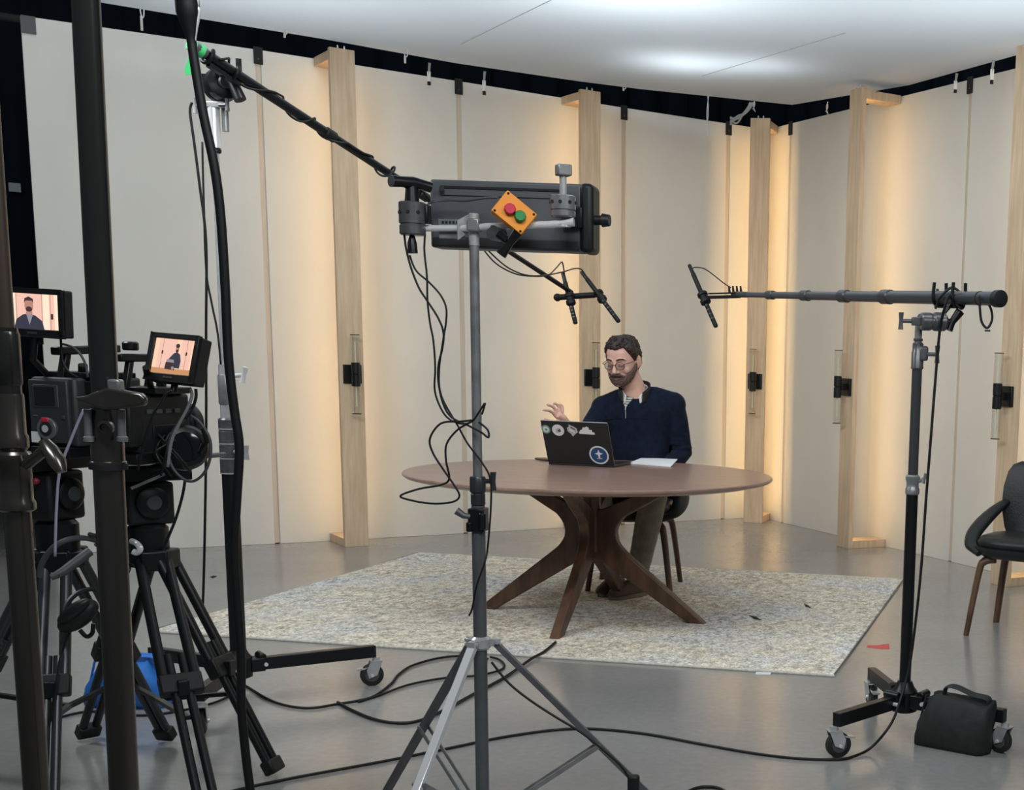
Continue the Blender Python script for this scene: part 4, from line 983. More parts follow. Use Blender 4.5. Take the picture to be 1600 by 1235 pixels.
MB().tube([(0.05, 0.06, H1 + 0.01), (0.06, 0.05, H1 + 0.04)], 0.012, 12).build('side_knob', 'black_metal', t)
MB().box((0, 0.12, -0.012), (0.12, 0.28, 0.03)).build('base_plate', 'black_metal', t, bevel=0.003)
MB().lathe([(0.045, 0), (0.055, 0.01), (0.055, 0.07), (0.05, 0.12), (0.042, 0.13)], (0, 0.26, 0.09), (0, 1, 0), 24).build('lens', 'black_metal', t)
for k in range(2): MB().tube([(-0.03 + 0.03 * k, 0.02, -0.02), (-0.03 + 0.03 * k, 0.34, -0.02)], 0.0075, 10).build('support_rod', 'gunmetal', t)
def fluid_head(apex, top, label, yaw, name='fluid_head'):
    t = thing(name, label, 'tripod head', apex, 0.0, group='fluid heads under the cameras'); t.rotation_euler = (0, 0, yaw)
    h = top - apex.z
    MB().lathe([(0.052, 0.0), (0.055, 0.01), (0.055, h * 0.28), (0.045, h * 0.32)], (0, 0, 0), n=28).build('pan_base', 'black_metal', t)
    MB().box((0, 0.0, h * 0.56), (0.085, 0.13, h * 0.48)).build('tilt_body', 'black_plastic', t, bevel=0.010)
    MB().lathe([(0.046, 0), (0.046, 0.016), (0.036, 0.022)], (0.042, 0.0, h * 0.58), (1, 0, 0), 28).build('drag_dial', 'black_metal', t)
    MB().lathe([(0.022, 0), (0.020, 0.004)], (0.0635, 0.0, h * 0.58), (1, 0, 0), 20).build('dial_face', 'grey_plastic', t)
    MB().box((0, 0.01, h * 0.90), (0.075, 0.22, h * 0.18)).build('quick_plate', 'black_metal', t, bevel=0.004)
    MB().ball((0.02, -0.085, h * 0.72), 0.010, 10, 8).build('release_button', mat('dull_red', (0.22, 0.02, 0.03), 0.4), t)
    return t
def tripod(apex, feet, label, m='black_metal', ratio=0.50, sp=0.026):
    t = thing('camera_tripod', label, 'tripod', (apex.x, apex.y, 0), group='camera tripods')
    MB().lathe([(0.035, -0.05), (0.058, -0.03), (0.062, 0.0), (0.056, 0.004)], apex, n=24).build('bowl', 'black_metal', t)
    ang = []
    for (fx, fy) in feet:
        f = V(fx, fy, 0.012); d = (f - apex); d.z = 0; d.normalize(); sd = V(-d.y, d.x, 0)
        top = apex + d * 0.05 - V(0, 0, 0.02); mid = top.lerp(f, ratio)
        MB().box(top, (0.075, 0.05, 0.06), Matrix.Rotation(math.atan2(d.y, d.x) + PI / 2, 3, 'Z')).build('hinge', 'black_metal', t, bevel=0.006)
        for s in (-1, 1):
            MB().cyl(top + sd * s * sp, mid + sd * s * sp * 1.15, 0.0150, n=14).build('upper_tube', m, t)
        ax = (f - top).normalized()
        MB().bar(mid - ax * 0.035, mid + ax * 0.025, 0.036 + 2.1 * sp, 0.038).build('leg_clamp', 'black_plastic', t, bevel=0.005)
        MB().box(mid + d * 0.024, (0.03, 0.02, 0.045), Matrix.Rotation(math.atan2(d.y, d.x) + PI / 2, 3, 'Z')).build('clamp_lever', 'black_metal', t, bevel=0.003)
        e = f - ax * 0.03
        for s in (-1, 1):
            MB().cyl(top.lerp(f, ratio - 0.12) + sd * s * sp * 0.5, e + sd * s * sp * 0.55, 0.0125, n=12).build('lower_tube', m, t)
        MB().bar(e - ax * 0.02, e + ax * 0.024, 0.034 + sp, 0.036).build('foot_shoe', 'black_plastic', t, bevel=0.006)
        MB().bar(top.lerp(f, 0.62), V(apex.x, apex.y, top.lerp(f, 0.62).z - 0.03), 0.016, 0.012).build('spreader_arm', 'black_metal', t)
    return t
ap1 = A(92, 862, 3.80)
fluid_head(ap1, P1(86, 710).z, 'fluid head under the far left camera', -0.2)
tripod(ap1, [(ap1.x + 0.14, ap1.y - 0.36), (ap1.x - 0.42, ap1.y + 0.02), (ap1.x + 0.06, ap1.y + 0.42)], 'black camera tripod at far left between the two steel poles', 'dark_grey_metal')
# ---- camera with the tilted monitor
Y2 = 3.72
def P2(px, py, dy=0.0): return A(px, py, Y2 + dy)
monitor(P2(271, 560, -0.03), 0.150, 0.130, 0.045, -0.20, -0.26, 0.055, 'tilted camera monitor showing a wide view of the person at the table', 2)
t = thing('cinema_camera', 'black cinema camera half hidden behind the thick steel pole', 'camera', P2(198, 722), 0.0, group='cinema cameras on tripods')
t.rotation_euler = (0, 0, -0.22)
MB().box((0, 0.08, 0.105), (0.130, 0.20, 0.165)).build('body', 'black_plastic', t, bevel=0.010)
MB().box((0.035, -0.03, 0.105), (0.06, 0.05, 0.12)).build('battery', 'black_plastic', t, bevel=0.006)
for k in range(4): MB().box((0.0665, 0.02 + 0.035 * k, 0.14), (0.004, 0.022, 0.012)).build('button', 'grey_plastic', t, bevel=0.001)
MB().box((0.0665, 0.08, 0.085), (0.003, 0.10, 0.035)).build('side_door', 'black_metal', t, bevel=0.002)
hd = MB(); hd.bar((-0.01, 0.0, 0.285), (-0.01, 0.18, 0.285), 0.026, 0.022); hd.bar((-0.01, 0.155, 0.185), (-0.01, 0.175, 0.28), 0.022, 0.02); hd.bar((-0.01, 0.02, 0.185), (-0.01, 0.045, 0.28), 0.018, 0.018); hd.bar((-0.01, 0.10, 0.19), (-0.01, 0.13, 0.28), 0.015, 0.015)
hd.build('top_handle', 'black_metal', t, bevel=0.004)
MB().lathe([(0.018, 0), (0.021, 0.004), (0.021, 0.02), (0.017, 0.024)], (-0.01, 0.05, 0.305), n=16).build('handle_knob', 'black_metal', t)
MB().box((0.01, 0.09, 0.197), (0.15, 0.14, 0.018)).build('top_plate', 'black_metal', t, bevel=0.003)
MB().lathe([(0.050, 0), (0.060, 0.01), (0.060, 0.06), (0.052, 0.07), (0.05, 0.075)], (0.0, 0.18, 0.10), (0, 1, 0), 28).build('lens', 'black_metal', t)
MB().lathe([(0.062, 0), (0.066, 0.004), (0.066, 0.016), (0.062, 0.02)], (0.0, 0.205, 0.10), (0, 1, 0), 32).build('focus_ring', 'rubber', t)
MB().box((0, 0.10, 0.010), (0.12, 0.26, 0.03)).build('base_plate', 'black_metal', t, bevel=0.003)
MB().tube([(0.06, 0.04, 0.20), (0.085, 0.0, 0.23), (0.105, -0.03, 0.262)], 0.009, 10).build('monitor_arm', 'black_metal', t)
for k in range(2): MB().tube([(-0.03 + 0.06 * k, 0.02, 0.0), (-0.03 + 0.06 * k, 0.36, 0.0)], 0.0075, 10).build('support_rod', 'gunmetal', t)
# focus motor and follow focus cluster right of the camera
cf = P2(288, 700, 0.10)
t = thing('lens_control_unit', 'round black lens control unit with cables right of the second camera', 'camera accessory', cf)
MB().lathe([(0.030, -0.05), (0.058, -0.045), (0.064, -0.02), (0.064, 0.02), (0.055, 0.035), (0.04, 0.04)], cf, V(0.55, -0.8, 0.15), 28).build('barrel', 'black_metal', t)
MB().lathe([(0.045, 0.034), (0.040, 0.043), (0.02, 0.045)], cf, V(0.55, -0.8, 0.15), 24).build('front_glass', mat('lens_glass', (0.006, 0.007, 0.012), 0.06), t)
MB().box(cf + V(-0.07, 0.06, 0.04), (0.08, 0.08, 0.09), Matrix.Rotation(0.5, 3, 'Z')).build('motor_box', 'black_plastic', t, bevel=0.006)
MB().tube([cf + V(-0.07, 0.06, -0.01), cf + V(-0.10, 0.06, -0.06), cf + V(-0.13, 0.05, -0.07)], 0.012, 10).build('bracket', 'black_metal', t)
MB().tube([cf + V(0.055, -0.02, -0.01), cf + V(0.075, -0.02, 0.02), cf + V(0.07, -0.03, 0.06)], 0.006, 8).build('lever', 'black_metal', t)
MB().bar(cf + V(-0.05, -0.02, -0.075), cf + V(-0.13, -0.05, -0.115), 0.008, 0.008).build('pan_rod', 'steel_worn', t)
for k in range(7):
    a = cf + V(random.uniform(-0.05, 0.02), random.uniform(-0.08, -0.03), random.uniform(0.02, 0.06)); b_ = cf + V(random.uniform(-0.03, 0.05), random.uniform(-0.09, -0.04), random.uniform(-0.08, -0.04))
    MB().tube(catmull([a, (a + b_) / 2 + V(random.uniform(-0.04, 0.04), -0.03, random.uniform(-0.02, 0.02)), b_], 6), 0.003, 6).build('wire', 'cable', t)
hang('cable', [(300, 640), (288, 655), (272, 672), (263, 700), (268, 728), (285, 748), (303, 752), (320, 738), (329, 712), (327, 684), (312, 660), (298, 650)], Y2 - 0.02, 0.0040, 'grey cable ring looped beside the second camera', m='grey_plastic')
hang('cable', [(296, 606), (300, 618), (292, 640), (280, 662), (268, 690), (262, 730)], Y2 - 0.03, 0.0042, 'shiny cable dropping from the tilted monitor', m=mat('cable_grey', (0.20, 0.205, 0.21), 0.3))
hang('cable', [(306, 608), (306, 622), (300, 640), (290, 655)], Y2 - 0.02, 0.0042, 'black cable dropping from the right corner of the tilted monitor')
hang('cable', [(289, 752), (285, 775), (275, 810), (262, 842), (255, 860)], Y2 + 0.05, 0.0040, 'black cable falling from the lens control unit to the tripod')
hang('cable', [(270, 610), (258, 618), (250, 632), (238, 650), (226, 690), (215, 735)], Y2 - 0.06, 0.0034, 'thin black cable arching behind the tilted monitor')
hang('cable', [(131, 640), (120, 665), (110, 690), (100, 715), (92, 745), (88, 800), (86, 870)], Y1 - 0.1, 0.0036, 'pale violet cable beside the round dial panel', m=mat('cable_violet', (0.36, 0.33, 0.46), 0.4))
hang('cable', [(98, 538), (112, 542), (124, 552), (133, 568), (137, 590)], Y1, 0.0032, 'thin grey cable arching right of the far left monitor', m='grey_plastic')
hang('cable', [(95, 530), (96, 545), (98, 565), (108, 582), (122, 590)], Y1, 0.0032, 'black cable from the far left monitor down to its camera')
ap2 = A(233, 862, 3.92)
fluid_head(ap2, P2(212, 735).z, 'fluid head with a round dial under the half hidden camera', -0.75)
f2 = [(-1.75, 3.90), (-1.74, 3.47), (ap2.x - 0.40, ap2.y + 0.30)]
tripod(ap2, f2, 'big black camera tripod with legs reaching toward the light stand', 'black_metal', sp=0.036)
MB_ = MB(); t = thing('pan_handle', 'grey pan handle bar angled under the far left camera', 'pan handle', A(115, 890, 3.55))
MB().tube([A(80, 903, 3.50), A(100, 893, 3.52), A(140, 862, 3.58)], [0.008, 0.013, 0.013], 12).build('grip', 'grey_plastic', t)
MB().tube(catmull([A(150, 852, 3.62), A(160, 842, 3.66), A(140, 835, 3.7)], 4), 0.006, 10).build('rod', 'gunmetal', t)
tag(MB().tube(catmull([A(62, 902, 3.62), A(66, 880, 3.62), A(82, 857, 3.62), A(105, 844, 3.64), A(130, 841, 3.68), A(150, 845, 3.72)], 6), 0.0075, 10).build('bent_rail', 'grey_plastic'), 'grey curved rail arching under the far left camera', 'rail')
t = thing('headphones', 'black headphones hanging under the far left camera', 'headphones', A(125, 990, 3.6))
hx = V(0.75, 0.2, 0.62).normalized()
hR = Matrix((hx, V(-0.2, 1, 0).normalized(), hx.cross(V(-0.2, 1, 0).normalized()))).transposed()
MB().ball(A(122, 963, 3.6), (0.062, 0.03, 0.032), 20, 12, hR).build('ear_cup', 'black_plastic', t)
MB().ball(A(115, 955, 3.575), (0.052, 0.016, 0.018), 18, 10, hR).build('ear_pad', 'leather_black', t)
MB().tube(catmull([A(98, 975, 3.62), A(104, 945, 3.66), A(125, 925, 3.7), A(150, 920, 3.72)], 6), 0.008, 10, flat=0.5).build('headband', 'black_metal', t)
MB().tube(catmull([A(125, 985, 3.6), A(135, 995, 3.6), A(144, 990, 3.6), A(146, 975, 3.6)], 5), 0.006, 8).build('yoke', 'black_metal', t)
MB().tube(catmull([A(112, 982, 3.6), A(100, 1010, 3.6), A(92, 1040, 3.58), A(88, 1075, 3.56), A(80, 1115, 3.55), A(74, 1150, 3.54)], 6), 0.0035, 7).build('cord', 'cable', t)
# white clamp lever on the tripod bowl
tag(MB().tube(catmull([A(206, 846, 3.80), A(214, 850, 3.78), A(219, 858, 3.77), A(214, 864, 3.77), A(208, 862, 3.77)], 5), 0.0085, 10).build('bowl_lever', 'steel_bright'), 'bright metal lever on the bowl of the big tripod', 'lever')
# blue sandbag behind
mat('bag_blue', (0.012, 0.13, 0.50), 0.6, col2=(0.02, 0.20, 0.66), scale=8, bump=0.25, bscale=20)
q = (G(150, 1110) + G(262, 1110)) / 2
sandbag((q.x - 0.045, q.y + 0.06, 0), 0.05, 0.145, 0.07, 0.165, 'bright blue sandbag lying behind the tripod legs', 'bag_blue', sag=0.45)
hang('cable', [(300, 160), (297, 175), (303, 220), (312, 290), (322, 380), (322, 520), (322, 700), (319, 880), (316, 968)], 4.45, 0.0042, 'thin black cable falling straight beside the left boom stand to the rug')
hang('cable', [(316, 222), (318, 300), (322, 420), (330, 470), (340, 520), (345, 570)], 4.6, 0.0034, 'thin cable following the silver tube of the left boom stand')

# ---------------------------------------------------------------- cables on the floor
def lie(pts, r, label, z=None):
    z = r + 0.001 if z is None else z
    o = MB().tube(catmull([G(p[0], p[1], p[2] if len(p) > 2 else z) for p in pts], 6), r, 8).build('floor_cable', 'cable', smooth=180)
    return tag(o, label, 'cable', 'cables lying on the floor')
lie([(375, 1066), (390, 1076), (430, 1098), (480, 1107), (530, 1100), (556, 1096), (585, 1088), (612, 1068), (622, 1055), (645, 1040), (690, 1028), (735, 1025), (762, 1030)], 0.0050, 'floor cable curving from the left boom stand to the light stand')
lie([(528, 1098), (545, 1108), (580, 1123), (615, 1130), (650, 1128), (690, 1112), (740, 1085), (790, 1058), (830, 1030, 0.012), (850, 1019, 0.018), (868, 1004, 0.018)], 0.0060, 'floor cable running under the light stand to the front table leg')
lie([(560, 1097), (595, 1086), (640, 1070), (700, 1059), (745, 1056), (780, 1048), (788, 1040), (780, 1031), (766, 1027)], 0.0045, 'floor cable with a small loop under the light stand')
lie([(1062, 1245), (1085, 1233), (1105, 1230), (1125, 1233), (1145, 1246)], 0.0055, 'short cable arc at the bottom edge below the light stand')
lie([(70, 1128), (140, 1112), (230, 1118), (330, 1100), (380, 1075)], 0.0045, 'floor cable passing behind the blue sandbag')
hang('cable', [(768, 1035, .02), (795, 1068, .02), (830, 1096, .02), (870, 1122, .02), (905, 1143, .02), (935, 1166, .02), (968, 1195, .02), (982, 1215, .02)], YC, 0.0032, 'thin cable slung along the right leg of the light stand')
t = thing('inline_power_adapter', 'small black inline power adapter hanging at the right leg of the light stand', 'adapter', C(990, 1240))
MB().box(C(990, 1228, 0.02), (0.030, 0.026, 0.058)).build('case', 'black_plastic', t, bevel=0.008, seg=3)
MB().tube([C(982, 1213, 0.02), C(985, 1218, 0.02)], 0.005, 8).build('strain_relief', 'cable', t)

# ---------------------------------------------------------------- clips and ties along the top of the set
mat('clip_white', (0.70, 0.71, 0.70), 0.5)
def clip(px, py, Y, L, label, kind=0):
    p = A(px, py, Y)
    t = thing('tie_clip', label, 'clip', p, group='clips and ties along the silk edge')
    if kind == 0:
        MB().tube(catmull([p + V(0, 0, L), p + V(0.012, 0, L * 0.8), p + V(0.010, 0, L * 0.5), p + V(0.0, 0, L * 0.45), p + V(-0.008, 0, L * 0.7), p + V(-0.002, 0, L)], 5), 0.0035, 6).build('cord', 'clip_white', t)
        MB().box(p + V(-0.004, 0, L * 0.25), (0.012, 0.010, L * 0.5)).build('jaw', 'clip_white', t, bevel=0.002)
    elif kind == 1:
        MB().tube([p + V(0.004, 0, L), p + V(-0.004, 0, L * 0.4)], [0.009, 0.006], 8).build('cord', mat('clip_grey', (0.30, 0.32, 0.32), 0.5), t)
        MB().box(p + V(-0.002, 0, L * 0.36), (0.022, 0.012, L * 0.5)).build('jaw', 'clip_white', t, bevel=0.003)
        MB().box(p + V(-0.002, 0, L * 0.05), (0.020, 0.014, L * 0.18)).build('tip', 'matte_black', t, bevel=0.002)
    else:
        for k in range(3):
            MB().tube(catmull([p + V(0.003 * k, 0, L), p + V(0.006 - 0.006 * k, 0, L * 0.6), p + V(-0.010 + 0.010 * k, 0, L * (0.25 - 0.1 * k))], 5), 0.0025, 6).build('string', 'clip_white', t)
    return t
clip(223, 48, 8.05, 0.16, 'pale clip and cord above the left wall near the thick pole')
clip(446, 59, 8.4, 0.05, 'tiny pale hook at the silk edge above the left boom', 0)
clip(634, 99, 8.8, 0.09, 'white hook and ring at the silk edge above the lamp')
clip(671, 132, 8.95, 0.13, 'hanging clip with black tip left of the second wall joint', 1)
clip(757, 147, 9.15, 0.14, 'hanging clip with black tip right of the second wall joint', 1)
clip(975, 142, 9.75, 0.03, 'tiny tie at the silk edge right of the middle pilaster')
clip(1105, 222, 10.2, 0.32, 'long frayed white strings hanging near the corner', 2)
clip(1178, 176, 10.2, 0.09, 'single white string just left of the corner pilaster', 2)
clip(1292, 180, 9.95, 0.09, 'pair of white strings between corner and right pilaster', 2)
clip(1493, 144, 8.75, 0.11, 'clip with black tip left of the right wall joint', 1)
clip(1550, 130, 8.3, 0.13, 'clip with black tip right of the right wall joint', 1)
p = A(1155, 185, 10.35)
t = thing('plastic_wrap', 'crumpled clear plastic tied up beside the corner pilaster', 'plastic wrap', p)
for k in range(5):
    MB().tube(catmull([A(1172, 160, 10.3) + V(0.008 * k, 0, 0), A(1163, 176, 10.33) + V(random.uniform(-.02, .02), 0, 0), A(1150, 186, 10.35) + V(random.uniform(-.03, .03), 0, random.uniform(-.03, .02)), A(1141, 183 + 3 * k, 10.36)], 5), [0.006] * 0 or 0.007, 6).build('fold', mat('wrap_grey', (0.36, 0.38, 0.38), 0.25), t)

# ================================================================== LAPTOP AND PAPER ON THE TABLE
bl, br = G(857, 722.5, TH + 0.012), G(960, 727.5, TH + 0.012)
lx = (br - bl).normalized(); lback = V(-lx.y, lx.x, 0)            # lback points to the person
Wd = (br - bl).length; lean = math.radians(24)
lu = (V(0, 0, 1) * math.cos(lean) - lback * math.sin(lean)).normalized(); ln = lx.cross(lu)
if ln.y > 0: ln = -ln
Lh = 0.238
t = thing('laptop', 'open black laptop with round stickers on its lid', 'laptop', V(bl.x, bl.y, TH))
mat('laptop_black', (0.010, 0.010, 0.011), 0.42)
Rl = Matrix((lx, lback, V(0, 0, 1))).transposed()
MB().box((bl + br) / 2 + lback * 0.122 + V(0, 0, -0.0035), (Wd, 0.240, 0.015), Rl).build('base', 'laptop_black', t, bevel=0.003)
MB().box((bl + br) / 2 + lback * 0.13 + V(0, 0, 0.0045), (Wd * 0.88, 0.11, 0.002), Rl).build('keyboard', 'black_plastic', t)
lidc = (bl + br) / 2 + lu * Lh / 2 + V(0, 0, 0.002)
Rlid = Matrix((lx, lu, lx.cross(lu))).transposed()
lid = MB().box(lidc, (Wd, Lh, 0.007), Rlid).build('lid', 'laptop_black', t, bevel=0.002)
MB().box(lidc - ln * 0.0040, (Wd * 0.95, Lh * 0.88, 0.001), Rlid).build('display', mat('laptop_display', (0.02, 0.022, 0.025), 0.2), lid)
MB().box(lidc + lu * (Lh / 2 + 0.0004), (Wd * 0.985, 0.0012, 0.0055), Rlid).build('lid_edge', 'steel', lid)
MB().box(lidc + lx * (Wd / 2 + 0.0004), (0.0012, Lh * 0.985, 0.0055), Rlid).build('lid_edge', 'dark_grey_metal', lid)
def onlid(px, py):
    d = _ray(px, py); o = V(0, 0, CAMH); p0 = lidc + ln * 0.0042
    tt = (p0 - o).dot(ln) / d.dot(ln)
    q = o + d * tt - p0
    return q.dot(lx), q.dot(lu)
mat('sticker_white', (0.62, 0.63, 0.63), 0.5); mat('sticker_grey', (0.40, 0.41, 0.41), 0.5); mat('sticker_green', (0.16, 0.30, 0.24), 0.5); mat('sticker_blue', (0.02, 0.055, 0.15), 0.5); mat('sticker_dark', (0.05, 0.055, 0.06), 0.5)
def stick(px, py, poly, m, lift=0, par=None, nm='sticker'):
    a, b = onlid(px, py)
    o = lidc + ln * (0.0042 + lift * 0.0004) + lx * a + lu * b
    return MB().prism(poly, o, lx, lu, 0.0005).build(nm, m, par or lid, smooth=0)
def scl(poly, k): return [(a * k, b * k) for a, b in poly]
ci = circle(24)
stick(853, 671, scl(ci, 0.024), 'sticker_green'); stick(853, 671, scl(ci, 0.016), 'sticker_white', 1); stick(853.5, 671.5, scl(ci, 0.008), 'sticker_green', 2)
stick(872, 672.5, scl(ci, 0.032), 'sticker_white'); stick(872, 672.5, [(-.014, -.012), (-.004, -.016), (.012, -.006), (.014, .010), (.002, .014), (-.012, .006)], 'sticker_grey', 1); stick(874, 673, [(-.010, 0), (-.002, -.010), (.009, -.004), (.003, .010)], 'sticker_dark', 2)
stick(894, 672, [(-.002, -.038), (.010, -.026), (.028, -.012), (.026, .008), (.008, .020), (-.016, .030), (-.014, .020), (-.026, .010), (-.026, -.008), (-.010, -.022)], 'sticker_grey')
stick(894, 672, [(-.016, -.002), (.012, -.016), (.014, -.012), (-.012, .006)], 'sticker_white', 1); stick(894, 672, [(-.008, .012), (.018, -.002), (.018, .004), (-.004, .018)], 'sticker_dark', 1)
stick(916, 673, [(-.040, -.020), (.042, -.022), (.042, -.010), (.030, -.008), (.030, .004), (.016, .004), (.014, .018), (.002, .022), (-.006, .016), (-.016, .018), (-.022, .004), (-.034, .0), (-.034, -.008), (-.042, -.008)], 'sticker_white')
bs = stick(936, 711.5, scl(ci, 0.052), 'sticker_white'); stick(936, 711.5, scl(ci, 0.044), 'sticker_blue', 1)
stick(936, 711, [(-.003, -.022), (.003, -.022), (.006, .0), (.024, .008), (.006, .012), (.0, .030), (-.006, .012), (-.022, .006), (-.006, .0)], 'sticker_white', 2)
stick(937, 716.5, [(-.014, -.003), (.014, -.003), (.014, .002), (-.014, .002)], 'sticker_grey', 2)
q = [G(984, 725.5, TH + 0.001), G(1001, 718.5, TH + 0.001), G(1056, 721, TH + 0.001), G(1048, 730, TH + 0.001)]
t = thing('notepad', 'white paper notepad lying on the table beside the laptop', 'notepad', q[0])
for k in range(3):
    s = MB(); e = V(0.004 * k, 0.003 * k, 0)
    s._add([p + e + V(0, 0, 0.004 * k) for p in q] + [p + e + V(0, 0, 0.004 * k + 0.0036) for p in q], [(0, 1, 2, 3), (4, 5, 6, 7), (0, 1, 5, 4), (1, 2, 6, 5), (2, 3, 7, 6), (3, 0, 4, 7)])
    s.build('sheet', 'white_paper', t, smooth=0)
o = MB().bar(G(843, 716.5, TH + 0.006), G(860, 719, TH + 0.006), 0.06, 0.010).build('phone', mat('phone_brown', (0.10, 0.06, 0.045), 0.4), bevel=0.003)
tag(o, 'brown cased phone lying left of the laptop', 'phone')

# ================================================================== THE PERSON
mat('skin', (0.62, 0.36, 0.285), 0.5, col2=(0.68, 0.41, 0.33), scale=18, spec=0.35)
mat('hair', (0.016, 0.010, 0.008), 0.6, col2=(0.035, 0.023, 0.018), scale=40, stretch=(1, 1, 0.3), bump=0.4, bscale=60)
mat('beard', (0.060, 0.036, 0.026), 0.75, col2=(0.17, 0.105, 0.078), scale=90, bump=0.3, bscale=150)
mat('sweater', (0.0042, 0.0072, 0.0170), 0.85, col2=(0.0068, 0.0112, 0.0260), scale=30, bump=0.25, bscale=14, sheen=0.03, spec=0.12)
mat('khaki', (0.20, 0.18, 0.135), 0.85, col2=(0.26, 0.235, 0.18), scale=25, bump=0.35, bscale=16)
mat('shoe_brown', (0.075, 0.05, 0.035), 0.65); mat('sole', (0.16, 0.13, 0.10), 0.6)
def remesh(mb, vox, it=6, fac=0.6):
    me = bpy.data.meshes.new('tmp'); me.from_pydata([tuple(p) for p in mb.v], [], mb.f); me.update()
    bm = bmesh.new(); bm.from_mesh(me); bmesh.ops.recalc_face_normals(bm, faces=bm.faces); bm.to_mesh(me); bm.free()
    ob = bpy.data.objects.new('tmp', me); COL.objects.link(ob)
    k = ob.modifiers.new('r', 'REMESH'); k.mode = 'VOXEL'; k.voxel_size = vox; k.use_smooth_shade = True
    if it:
        k = ob.modifiers.new('s', 'SMOOTH'); k.factor = fac; k.iterations = it
    dg = bpy.context.evaluated_depsgraph_get(); ev = ob.evaluated_get(dg)
    out = bpy.data.meshes.new_from_object(ev)
    bpy.data.objects.remove(ob); bpy.data.meshes.remove(me)
    return out
def place(me, name, m, parent):
    o = ORIG.get(parent.name) or V(0, 0, 0)
    me.transform(Matrix.Translation(-o)); me.name = name
    me.materials.clear(); me.materials.append(MATS[m])
    for p in me.polygons: p.use_smooth = True
    ob = bpy.data.objects.new(name, me); COL.objects.link(ob); ob.parent = parent; ORIG[ob.name] = ORIG.get(parent.name)
    return ob
def ering(c, w, d, n=28, e=0.85, rot=0.0):
    out = []
    for k in range(n):
        a = 2 * PI * k / n; x = math.copysign(abs(math.cos(a)) ** e, math.cos(a)) * w; y = math.copysign(abs(math.sin(a)) ** e, math.sin(a)) * d
        out.append(V(c[0] + x * math.cos(rot) - y * math.sin(rot), c[1] + x * math.sin(rot) + y * math.cos(rot), c[2]))
    return out
# joints
PX, PY = -1.270, 7.53
shR, shL = V(-1.468, 7.515, 0.985), V(-1.085, 7.525, 1.018)
elR, wrR = A(903, 706, 7.32), A(889, 664, 7.12)
elL, wrL = V(-1.035, 7.56, 0.755), V(-1.115, 7.375, 0.640)
hipR, hipL = V(-1.365, 7.53, 0.575), V(-1.180, 7.53, 0.575)
knR, knL = V(-1.43, 7.11, 0.585), V(-1.115, 7.11, 0.590)
anR, anL = V(-1.345, 7.205, 0.095), V(-1.215, 7.10, 0.095)
RT = 0.0115
neck0 = V(-1.282, 7.50, 1.06)
hc = A(974, 564, 7.44)                                              # ear-level centre of the head
fa = math.radians(-79.9 - 30); pit = math.radians(-14)
hy = V(math.cos(fa) * math.cos(pit), math.sin(fa) * math.cos(pit), math.sin(pit)); hx = V(-math.sin(fa), math.cos(fa), 0).normalized()
hz_ = -hx.cross(hy)
roll_ = math.radians(2); hx, hz_ = hx * math.cos(roll_) + hz_ * math.sin(roll_), hz_ * math.cos(roll_) - hx * math.sin(roll_)
KH = 0.985
def Hd(x, y, z): return hc + (hx * x * 1.07 + hy * y + hz_ * z) * KH
person = thing('person', 'person in navy quarter zip sweater and khakis seated behind the table, hand raised', 'person', V(PX, PY, RT))

HR = [(-0.127, 0.013, 0.062, 0.030), (-0.121, 0.028, 0.074, 0.018), (-0.106, 0.044, 0.083, 0.000), (-0.082, 0.058, 0.087, -0.035), (-0.052, 0.068, 0.089, -0.075), (-0.02, 0.074, 0.090, -0.094), (0.02, 0.077, 0.092, -0.100), (0.06, 0.075, 0.088, -0.098), (0.09, 0.066, 0.073, -0.088), (0.110, 0.050, 0.050, -0.068), (0.121, 0.028, 0.025, -0.042), (0.125, 0.010, 0.002, -0.022)]
def hdims(z):
    z = max(HR[0][0], min(HR[-1][0], z))
    for p, q in zip(HR[:-1], HR[1:]):
        if p[0] <= z <= q[0]:
            s = (z - p[0]) / (q[0] - p[0]); return [p[i] + (q[i] - p[i]) * s for i in range(1, 4)]
def surf(a, z, off=0.0):
    """a = 0 is straight ahead, positive towards the person's left"""
    w, f, b = hdims(z); cy = (f + b) / 2; d = (f - b) / 2
    e = 0.88
    sx = math.copysign(abs(math.sin(a)) ** e, math.sin(a)); cy_ = math.copysign(abs(math.cos(a)) ** e, math.cos(a))
    return ((w + off) * sx, cy + (d + off) * cy_, z)
body = MB()
body.loft([[Hd(*surf(2 * PI * k / 32, r[0])) for k in range(32)] for r in HR])
# nose, brow ridge, lids, cheeks, lips, chin, ears
body.tube([Hd(0, 0.088, 0.018), Hd(0, 0.095, 0.0), Hd(0, 0.104, -0.022), Hd(0, 0.111, -0.038), Hd(0, 0.100, -0.048)], [0.008, 0.009, 0.0115, 0.014, 0.010], 12)
for s in (-1, 1):
    body.ball(Hd(s * 0.013, 0.094, -0.043), 0.0095 * KH, 10, 8)
    body.tube([Hd(s * 0.010, 0.089, 0.020), Hd(s * 0.032, 0.086, 0.026), Hd(s * 0.055, 0.070, 0.018)], [0.008, 0.0085, 0.007], 10)
    body.ball(Hd(s * 0.032, 0.080, -0.001), (0.0155 * KH, 0.0115 * KH, 0.0105 * KH), 12, 10)
    body.ball(Hd(s * 0.046, 0.066, -0.036), (0.022, 0.020, 0.020), 12, 10)
    Re = Matrix((hx, hy, hz_)).transposed()
    body.ball(Hd(s * 0.082, -0.010, -0.006), (0.013, 0.024, 0.037), 14, 10, Re @ Matrix.Rotation(s * 0.35, 3, 'Z'))
    body.ball(Hd(s * 0.077, -0.006, -0.032), (0.008, 0.010, 0.012), 10, 8, Re)
body.ball(Hd(0, 0.078, -0.112), (0.022, 0.016, 0.016), 12, 10)
